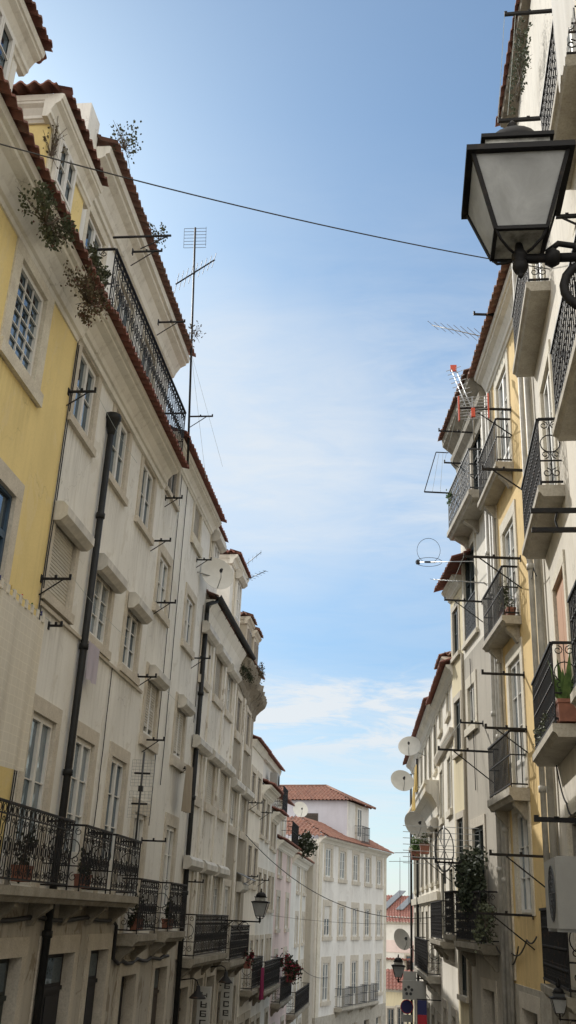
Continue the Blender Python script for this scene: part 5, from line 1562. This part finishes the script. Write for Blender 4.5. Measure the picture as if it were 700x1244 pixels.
plant(lfm(LF, 353, 1183, .5), (1.3, .35, .55), 700, 'crimson flowering plant on the pink house balcony', 'leaf_dark', .14, 12, seed=10, flowers=420, pot=(1.4, .35, .3))
plant(lfm(LF, 301, 1168, .45), (.25, .15, .25), 160, 'small pink flowering pot on a far left balcony', 'leaf_dark', .09, 6, seed=21, flowers=130, pot=(.4, .2, .2))
for k, (px, py, lab) in enumerate(((62, 1046, 'leafy potted plant inside the long first floor railing, left one'), (110, 1062, 'leafy potted plant inside the long first floor railing, middle one'), (158, 1122, 'leafy plant inside the nearer small balcony'), (198, 1118, 'leafy plant inside the farther small balcony'))):
    plant(LF.mat((13.3, 16.0, 19.7, 22.4)[k], .22, (.46, .46, -.18, -.18)[k]), (.20, .09, .32), 260, lab, 'leaf_dark', .07, 8, seed=30 + k, pot=(.28, .2, .2))
plant(NF.mat(12.22, .16, 2.56), (.17, .10, .48), 18, 'spiky green plant in a terracotta trough on the lower right balcony', 'leaf_bright', .075, 0, 'potted_plant', seed=11, spike=True, pot=(.46, .22, .26))
plant(NF.mat(13.4, .28, 2.42), (.9, .03, .14), 520, 'pale trailing plant behind the lower right balcony bars', 'leaf', .045, 10, seed=22)
plant(lfm(NF, 632, 96, .30), (.7, .10, .6), 480, 'green weeds hanging from the tiled eave above the big lantern', 'leaf', .06, 18, seed=13)
plant(OF.mat(18.55, .22, 5.62), (.16, .08, .45), 300, 'small climbing plant on the middle ochre balcony', 'leaf', .055, 10, seed=14, pot=(.2, .16, .18))
plant(OF.mat(18.25, .16, 5.58), (.12, .06, .25), 110, 'small pot with thin leaves at the near end of the middle ochre balcony', 'leaf', .05, 6, seed=15, pot=(.2, .16, .14))
plant(lfm(GF, 572, 1088, .30), (.75, .16, .72), 2600, 'dark vine mass covering the grey house balcony', 'leaf_dark', .09, 16, seed=16, clumps=22)
plant(lfm(GF, 591, 1130, .40), (.35, .16, .38), 520, 'bright leafy plant below the dark vine', 'leaf', .07, 8, seed=17)
plant(lfm(HF, 505, 1034, .62), (.18, .14, .35), 300, 'upright yellow green plant in a red pot under the dish', 'leaf_bright', .08, 8, seed=18, pot=(.3, .26, .26))
plant(lfm(HF, 516, 1026, .5), (.12, .1, .25), 140, 'little plant in a red pot beside the round aerial', 'leaf', .07, 6, seed=19, pot=(.34, .26, .26))
plant(lfm(GF, 546, 610, .5), (.12, .08, .2), 90, 'thin weed at the far end of the long moulded top balcony', 'leaf_bright', .06, 6, seed=20)

# ------------------------------------------------------------------ cables
cab = 'cables strung on and between the houses'
A = LF.W(*(lambda q: (q[0], .3, q[1]))(LF.hit(-60, 158, .3))); B = NF.W(*(lambda q: (q[0], .0, q[1]))(NF.hit(668, 327, 0.0)))
cord(A, B, 'thin dark cable crossing the open sky towards the big lantern', .14, .008, 'cable', 'cable', 'cable', 24, cab)
A = on(LF, 297, 1012, .02); B = at(520, 1106, 30)
B = on(HF, 545, 1112, .02)
cord(A, B, 'dark cable sagging across the street in front of the end house', .9, .012, 'cable', 'cable', 'cable', 24, cab)
A = on(LF, 330, 1112, .02); B = on(HF, 520, 1122, .02)
cord(A, B, 'thin level cable across the street over the far windows', .12, .008, 'cable', 'cable', 'cable', 16, cab)
A = on(LF, 355, 1165, .02); B = FF.W(2.0, .02, -3.1)
cord(A, B, 'short dark cable between the cream house and the grey gable', .3, .015, 'cable', 'cable', 'cable', 10, cab)
pts = [LF.W(s, .05, -.16 - .06 * abs(math.sin(s * 1.3))) for s in [9 + .4 * k for k in range(25)]] + [LF.W(18.9, .05, -.3), LF.W(18.9, .05, -.85), LF.W(19.3, .05, -.95)] + [LF.W(19.5 + .4 * k, .05, -.9 - .08 * abs(math.sin(k))) for k in range(11)]
o = obj('cable', MB().tube([p - pts[0] for p in pts], .035, 6), M['cable'], None, tuple(pts[0])); tag(o, 'thick black cable looping under the left first floor balconies', 'cable', cab)
for k, (s, za, zb_, lab) in enumerate(((13.09, 8.4, 1.0, 'pair of thin wires down the seam of the yellow and white houses'), (20.72, 9.6, 1.6, 'thin wire down the wall right of the terrace house'), (21.4, 9.6, 2.5, 'second thin wire down the wall, farther right'), (24.35, 7.5, 4.4, 'thin wire beside the thin downpipe'), (16.9, 4.0, .3, 'thin wire between the first floor balcony doors'))):
    pts = [LF.W(s + .02 * math.sin(q * 3), .03, za + (zb_ - za) * q / 8) for q in range(9)]
    mb = MB().tube([p - pts[0] for p in pts], .010, 4)
    if k == 0: mb.tube([p - pts[0] + Vector((0, -.07, 0)) for p in pts], .010, 4)
    o = obj('cable', mb, M['cable'], None, tuple(pts[0])); tag(o, lab, 'cable', cab)

def hung_cable(pts, label, r=.010):
    pts = [Vector(p) for p in pts]
    fine = []
    for a, b in zip(pts, pts[1:]):
        for q in range(6): fine.append(a.lerp(b, q / 6) - Vector((0, 0, .10 * (b - a).length * 4 * (q / 6) * (1 - q / 6))))
    fine.append(pts[-1])
    o = obj('cable', MB().tube([p - fine[0] for p in fine], r, 4), M['cable'], None, tuple(fine[0])); tag(o, label, 'cable', cab)
hung_cable([on(OF, 603, 1150, .12), on(OF, 622, 1158, .06), on(OF, 640, 1142, .05), on(OF, 652, 1138, .05)], 'tangled cable on the lower ochre wall below the lowest window', .014)
hung_cable([on(OF, 630, 1150, .05), on(OF, 622, 1172, .05), on(OF, 616, 1192, .05)], 'loose cable end trailing down the lower ochre wall', .014)
hung_cable([on(NF, 652, 700, .16), on(NF, 648, 690, .2), on(OF, 640, 678, .1)], 'short cable tied to the pale downpipes beside the middle ochre balcony', .010)
hung_cable([on(NF, 676, 930, .05), on(NF, 688, 975, .05), on(NF, 694, 990, .05)], 'thin wire on the wall above the air conditioner', .012)
hung_cable([on(HF, 515, 990, .05), on(HF, 512, 1060, .06), on(HF, 511, 1120, .06)], 'thin wire down the long pale house beside the dishes', .012)
hung_cable([on(GF, 571, 800, .03), on(GF, 575, 880, .03), on(GF, 578, 960, .03)], 'wire down the grey house front', .012)
# ------------------------------------------------------------------ signs
p = at(503.5, 1203, 33); t = thing('shop_sign', 'white hanging sign with a flower of five dots at the end of the right houses', 'sign', T(p))
obj('panel', MB().box(-.36, .36, -.04, .04, -.26, .26), M['sign_w'], t)
mb = MB()
for k in range(5):
    q = PI / 2 + k * 2 * PI / 5
    mb.lathe([(.045, 0), (.045, .008)], (-.17 + .10 * math.cos(q), -.04, .10 * math.sin(q) - .02), 10, Matrix.Rotation(PI / 2, 4, 'X'))
obj('emblem', mb, M['iron_grey'], t)
obj('arm', MB().tube([(.36, 0, .2), (.95, 0, .2)], .02, 5), M['iron'], t)
p = at(498, 1188, 33.4); t = thing('shop_sign', 'plain white board above the sign with the dotted flower', 'sign', T(p))
obj('panel', MB().box(-.20, .20, -.03, .03, -.2, .18), M['sign_w'], t); obj('arm', MB().tube([(.2, 0, .0), (.95, 0, .0)], .02, 5), M['iron'], t)
p = at(494.5, 1223, 34); g_ = zg(34)
t = thing('road_sign', 'round dark blue road sign with a small white plate on a post', 'road sign', T((p.x, p.y, g_)))
obj('post', MB().tube([(.02, .03, 0), (.02, .03, p.z - g_ + .2)], .03, 8), M['metal'], t)
obj('disc', MB().lathe([(.20, 0), (.20, .012)], (0, 0, p.z - g_), 28, Matrix.Rotation(PI / 2, 4, 'X')), M['sign_b'], t)
obj('rim', MB().tube([(.19 * math.cos(k * PI / 14), -.014, p.z - g_ + .19 * math.sin(k * PI / 14)) for k in range(28)], .012, 5, True), M['sign_r'], t)
obj('plate', MB().box(-.16, .16, -.012, 0, p.z - g_ - .42, p.z - g_ - .22), M['sign_w'], t)
p = at(513, 1232, 31); t = thing('banner', 'narrow red and blue banner under the dotted flower sign', 'banner', T(p))
obj('cloth', MB().box(-.13, .13, -.012, .012, -.6, -.02), M['sign_r'], t); obj('upper_cloth', MB().box(-.13, .13, -.012, .012, -.018, .35), M['sign_b'], t)
obj('rod', MB().tube([(-.15, 0, .37), (.7, 0, .37)], .015, 5), M['iron'], t)
for px, py, hh, lab in ((247.5, 1225, 1.0, 'narrow pale upright sign with dark letters under the nearer cone lamp'), (275.5, 1213, 1.1, 'narrow pale upright sign with dark letters under the farther cone lamp')):
    s, z = LF.hit(px, py, .25)
    t = thing('shop_sign', lab, 'sign', LF.mat(s, .25, z - hh / 2))
    dk = False
    obj('panel', MB().box(-.04, .04, -.17, .17, 0, hh), M['dark' if dk else 'sign_w'], t)
    for k in range(4):
        z0 = hh * (.10 + .21 * k); mb = MB()
        for n_, q in enumerate(((-.08, .08, 0, .025), (-.08, .08, .06, .08), (-.08, .08, .12, .145), (-.08, -.05, .03, .055), (-.08, -.05, .085, .115), (.05, .08, .03, .055), (.05, .08, .085, .115))):
            if (n_ * 5 + k * 3 + len(lab)) % 7 not in (1, 4): mb.box(.041, .047, q[0], q[1], z0 + q[2], z0 + q[3])
        mb.box(.0395, .0415, -.085, -.045, z0, z0 + .145)
        obj('letter', mb, M['dark'], t)
    obj('arm', MB().tube([(0, -.25, hh * .8), (0, -.17, hh * .8)], .015, 5), M['iron'], t)

# ------------------------------------------------------------------ houses beyond the bend
def far_house(x0, x1, Y, zt, wallm, roofm, slope, run, label, zbase=-14, rows=(), depth=9):
    f = Fac(x0, Y, 90, True)
    h = House('house', f, 0, x1 - x0, zbase, zt, label, depth=depth)
    for s, w, za, zb_, k in rows: window(h, s, w, za, zb_, k, rows=2, sur=.12, sill=.1, frame='frame_g', pane='glass')
    h.wall(M[wallm])
    h.prism('cornice', [(-.02, zt - .2), (.12, zt - .05), (.12, zt + .02), (-.02, zt + .02)], 0, x1 - x0, M['cornice'])
    house_roof(h, -.2, x1 - x0 + .2, .3, zt + .03, run, slope, M[roofm], seed=int(Y), pitch=.28, row=.42)
    return h
k1 = far_house(-7, 9, 104, .35, 'far_wall', 'tile_red', 24, 5.0, 'far pale house with a wide red roof and grey roof panels', rows=((5, 1, -2.5, -1, 'cas'), (8, 1, -2.5, -1, 'cas'), (11, 1, -2.5, -1, 'cas')))
m_ = MB()
for k in range(2):
    x = k1.X(7.6 + k * 1.6)
    q = [(x + 1.9, -.9), (x + 2.6, -.9), (x + .7, -5.0), (x, -5.0)]
    m_.hexa([(a, b, 14.38 + (.3 - b) * .445 + .12) for a, b in q] + [(a, b, 14.38 + (.3 - b) * .445 + .2) for a, b in q])
k1.part('roof_panel', m_, M['zinc'])
k2 = far_house(-8, 7, 96, -.1, 'far_wall', 'tile_red', 24, .9, 'far house with a pink band under a tiled ledge', rows=((6, 1, -4.2, -2.8, 'cas'), (9, 1, -4.2, -2.8, 'cas')))
k2.box('pink_band', 0.02, 14.98, .0, .04, -2.6, -1.6, M['pink_wall'])
house_roof(k2, 0, 15, .25, -3.2, .5, 24, M['tile_red'], name='ledge_tiles', seed=97, pitch=.28)
k3 = far_house(-6, 2.6, 84, -4.9, 'cream_wall', 'tile_red', 30, 2.6, 'low cream house with a sloping red roof and two small windows', zbase=-12, depth=6, rows=((5.3, .55, -7.6, -6.2, 'cas'), (6.05, .55, -7.5, -6.1, 'cas'), (3, .6, -7.6, -6.2, 'cas')))
k4 = far_house(1.2, 9.5, 92, -3.2, 'bright_wall', 'tile', 24, 3, 'far white gable wall behind the lowest dish', zbase=-13, depth=5)

# ------------------------------------------------------------------ ground
def sheet(name, x0, x1, ys, dz, mat, curve=None):
    mb = MB()
    zf = lambda y: (zg(y) if y < 70 else zg(70) - (y - 70) * .075 if y < 130 else zg(70) - 4.5) + dz
    for a, b in zip(ys, ys[1:]): mb.face((x0, a, zf(a)), (x1, a, zf(a)), (x1, b, zf(b)), (x0, b, zf(b)))
    o = obj(name, mb, M[mat]); tag(o, kind='structure'); return o
ys = [-40 + 5 * k for k in range(35)] + [200, 400, 1500]
sheet('ground', -900, 900, [-900] + ys, -.16, 'earth')
zs_ = lambda y: (zg(y) if y < 70 else zg(70) - (y - 70) * .075) - .12
mb = MB()
line = [(-40 + 5 * k, -4.2, .95) for k in range(20)] + [(57.5, -4.2, 2.2), (72, -.4, 4.6), (82, 2.4, 8.5)]
for (a, l0, r0), (b, l1, r1) in zip(line, line[1:]): mb.face((l0, a, zs_(a)), (r0, a, zs_(a)), (r1, b, zs_(b)), (l1, b, zs_(b)))
tag(obj('street', mb, M['asphalt']), kind='structure')
def kerbed(name, x0, x1):
    mb = MB()
    zf = lambda y: zg(y) if y < 70 else zg(70) - (y - 70) * .075
    for a, b in zip(ys[:19], ys[1:20]):
        mb.hexa([(x0, a, zf(a) - .3), (x1, a, zf(a) - .3), (x1, b, zf(b) - .3), (x0, b, zf(b) - .3), (x0, a, zf(a)), (x1, a, zf(a)), (x1, b, zf(b)), (x0, b, zf(b))])
    tag(obj(name, mb, M['paving']), kind='structure')
kerbed('pavement', -5.19, -4.2); kerbed('pavement', .95, 3.6)

# ------------------------------------------------------------------ sky and sun
SUN_AZ, SUN_EL = -35.0, 35.0                 # degrees from +Y towards +X; the sun stands ahead and to the left
w = bpy.data.worlds.new('World'); scene.world = w; w.use_nodes = True
nt = w.node_tree
bg = nt.nodes['Background']
sky = nt.nodes.new('ShaderNodeTexSky'); sky.sky_type = 'NISHITA'; sky.sun_disc = False
sky.sun_elevation = R(SUN_EL); sky.sun_rotation = R(SUN_AZ)
sky.altitude = 50; sky.air_density = 1.0; sky.dust_density = .6; sky.ozone_density = 2.5
tc = nt.nodes.new('ShaderNodeTexCoord')
sx = nt.nodes.new('ShaderNodeSeparateXYZ'); lnk(nt, tc.outputs['Generated'], sx.inputs[0])
def mth(op, a, b=None, c=None):
    n = nt.nodes.new('ShaderNodeMath'); n.operation = op
    for i, v in enumerate((a, b, c)):
        if v is None: continue
        if isinstance(v, (int, float)): n.inputs[i].default_value = v
        else: lnk(nt, v, n.inputs[i])
    return n.outputs[0]
zz = mth('ADD', mth('MAXIMUM', sx.outputs['Z'], 0.0), .10)
cx = mth('DIVIDE', sx.outputs['X'], zz); cy = mth('DIVIDE', sx.outputs['Y'], zz)
cv = nt.nodes.new('ShaderNodeCombineXYZ'); lnk(nt, cx, cv.inputs[0]); lnk(nt, cy, cv.inputs[1])
mp = nt.nodes.new('ShaderNodeMapping'); mp.inputs['Scale'].default_value = (1.1, 2.3, 1); mp.inputs['Rotation'].default_value = (0, 0, R(14)); mp.inputs['Location'].default_value = (3.1, .4, 0)
lnk(nt, cv.outputs[0], mp.inputs[0])
n1 = tex_noise(nt, mp.outputs[0], 1.15, 8, .62, .55)
n2 = tex_noise(nt, mp.outputs[0], 4.2, 8, .66, .8)
n0 = tex_noise(nt, cv.outputs[0], .62, 3, .5, .3)
nn = mth('ADD', mth('ADD', mth('MULTIPLY', n1, .42), mth('MULTIPLY', n2, .22)), mth('MULTIPLY', n0, .36))
band = ramp(nt, sx.outputs['Z'], [(.0, (.5,) * 3), (.13, (.8,) * 3), (.20, (.7,) * 3), (.25, (.22,) * 3), (.31, (.30,) * 3), (.38, (.95,) * 3), (.52, (.95,) * 3), (.60, (.25,) * 3), (.70, (0, 0, 0)), (.79, (.05,) * 3), (.86, (.9,) * 3)])
cl = mth('MULTIPLY', ramp(nt, nn, [(.40, (0, 0, 0)), (.62, (1, 1, 1))]), band)
cl = mth('MULTIPLY', cl, .85)
mp2 = nt.nodes.new('ShaderNodeMapping'); mp2.inputs['Scale'].default_value = (.55, .80, 1); mp2.inputs['Rotation'].default_value = (0, 0, R(-20)); mp2.inputs['Location'].default_value = (1.3, 2.2, 0)
lnk(nt, cv.outputs[0], mp2.inputs[0])
n3 = tex_noise(nt, mp2.outputs[0], 2.6, 9, .66, .5)
pf = mth('MULTIPLY', ramp(nt, n3, [(.42, (0, 0, 0)), (.55, (1, 1, 1))]), ramp(nt, sx.outputs['Z'], [(.13, (.2,) * 3), (.165, (1, 1, 1)), (.215, (1, 1, 1)), (.25, (0, 0, 0))]))
cl = mth('MAXIMUM', cl, mth('MULTIPLY', pf, .9))
# one broad soft bank of cirrus standing over the middle of the street
def bank(px, py, c0, c1):
    d = (CAMR @ Vector((px - CX, CY - py, -FPX))).normalized()
    dp = nt.nodes.new('ShaderNodeVectorMath'); dp.operation = 'DOT_PRODUCT'; dp.inputs[1].default_value = d
    nv = nt.nodes.new('ShaderNodeVectorMath'); nv.operation = 'NORMALIZE'; lnk(nt, tc.outputs['Generated'], nv.inputs[0])
    lnk(nt, nv.outputs[0], dp.inputs[0])
    return ramp(nt, dp.outputs['Value'], [(math.cos(R(c1)), (0, 0, 0)), (math.cos(R(c0)), (1, 1, 1))])
bk = mth('MAXIMUM', bank(330, 545, 2.0, 10.5), bank(250, 470, 1.0, 8))
bk = mth('MULTIPLY', bk, ramp(nt, nn, [(.30, (.15,) * 3), (.56, (1, 1, 1))]))
cl = mth('MAXIMUM', cl, mth('MULTIPLY', bk, .88))
haze = ramp(nt, sx.outputs['Z'], [(.0, (.55,) * 3), (.12, (.34,) * 3), (.25, (.12,) * 3), (.6, (.07,) * 3), (1.0, (.05,) * 3)])
base = mix(nt, 1.0, sky.outputs['Color'], (.80, .98, 1.00), 'MULTIPLY')
base = mix(nt, 1.0, base, ramp(nt, sx.outputs['Z'], [(.0, (.80, .80, .82)), (.18, (.74, .77, .80)), (.24, (.74, .77, .81)), (.42, (.94, .97, .97)), (.7, (1, 1, 1))]), 'MULTIPLY')
c = mix(nt, haze, base, (5.2, 5.7, 6.1))
c = mix(nt, cl, c, (5.7, 5.95, 6.15))
# unseen bright cloud added overhead and behind the viewer to light the shaded fronts
ov = mth('MAXIMUM', ramp(nt, sx.outputs['Z'], [(.79, (0, 0, 0)), (.90, (1, 1, 1))]), ramp(nt, mth('MULTIPLY', sx.outputs['Y'], -1.0), [(.05, (0, 0, 0)), (.35, (1, 1, 1))]))
ov = mth('MULTIPLY', ov, ramp(nt, n1, [(.28, (.55,) * 3), (.6, (1, 1, 1))]))
c = mix(nt, ov, c, (14.2, 13.7, 12.8))
lnk(nt, c, bg.inputs['Color'])
bg.inputs['Strength'].default_value = .145

sd = bpy.data.lights.new('sun', 'SUN'); sd.energy = 4.4; sd.angle = R(.53); sd.color = (1.0, .95, .87)
so = bpy.data.objects.new('sun', sd); COL.objects.link(so)
sv = Vector((math.sin(R(SUN_AZ)) * math.cos(R(SUN_EL)), math.cos(R(SUN_AZ)) * math.cos(R(SUN_EL)), math.sin(R(SUN_EL))))
so.rotation_euler = sv.to_track_quat('Z', 'Y').to_euler()
so.location = sv * 60

scene.render.engine = 'CYCLES'
scene.cycles.max_bounces = 7
scene.cycles.diffuse_bounces = 4
scene.cycles.use_denoising = True
scene.view_settings.view_transform = 'Standard'
scene.view_settings.look = 'None'
scene.view_settings.exposure = 0
scene.view_settings.gamma = 1
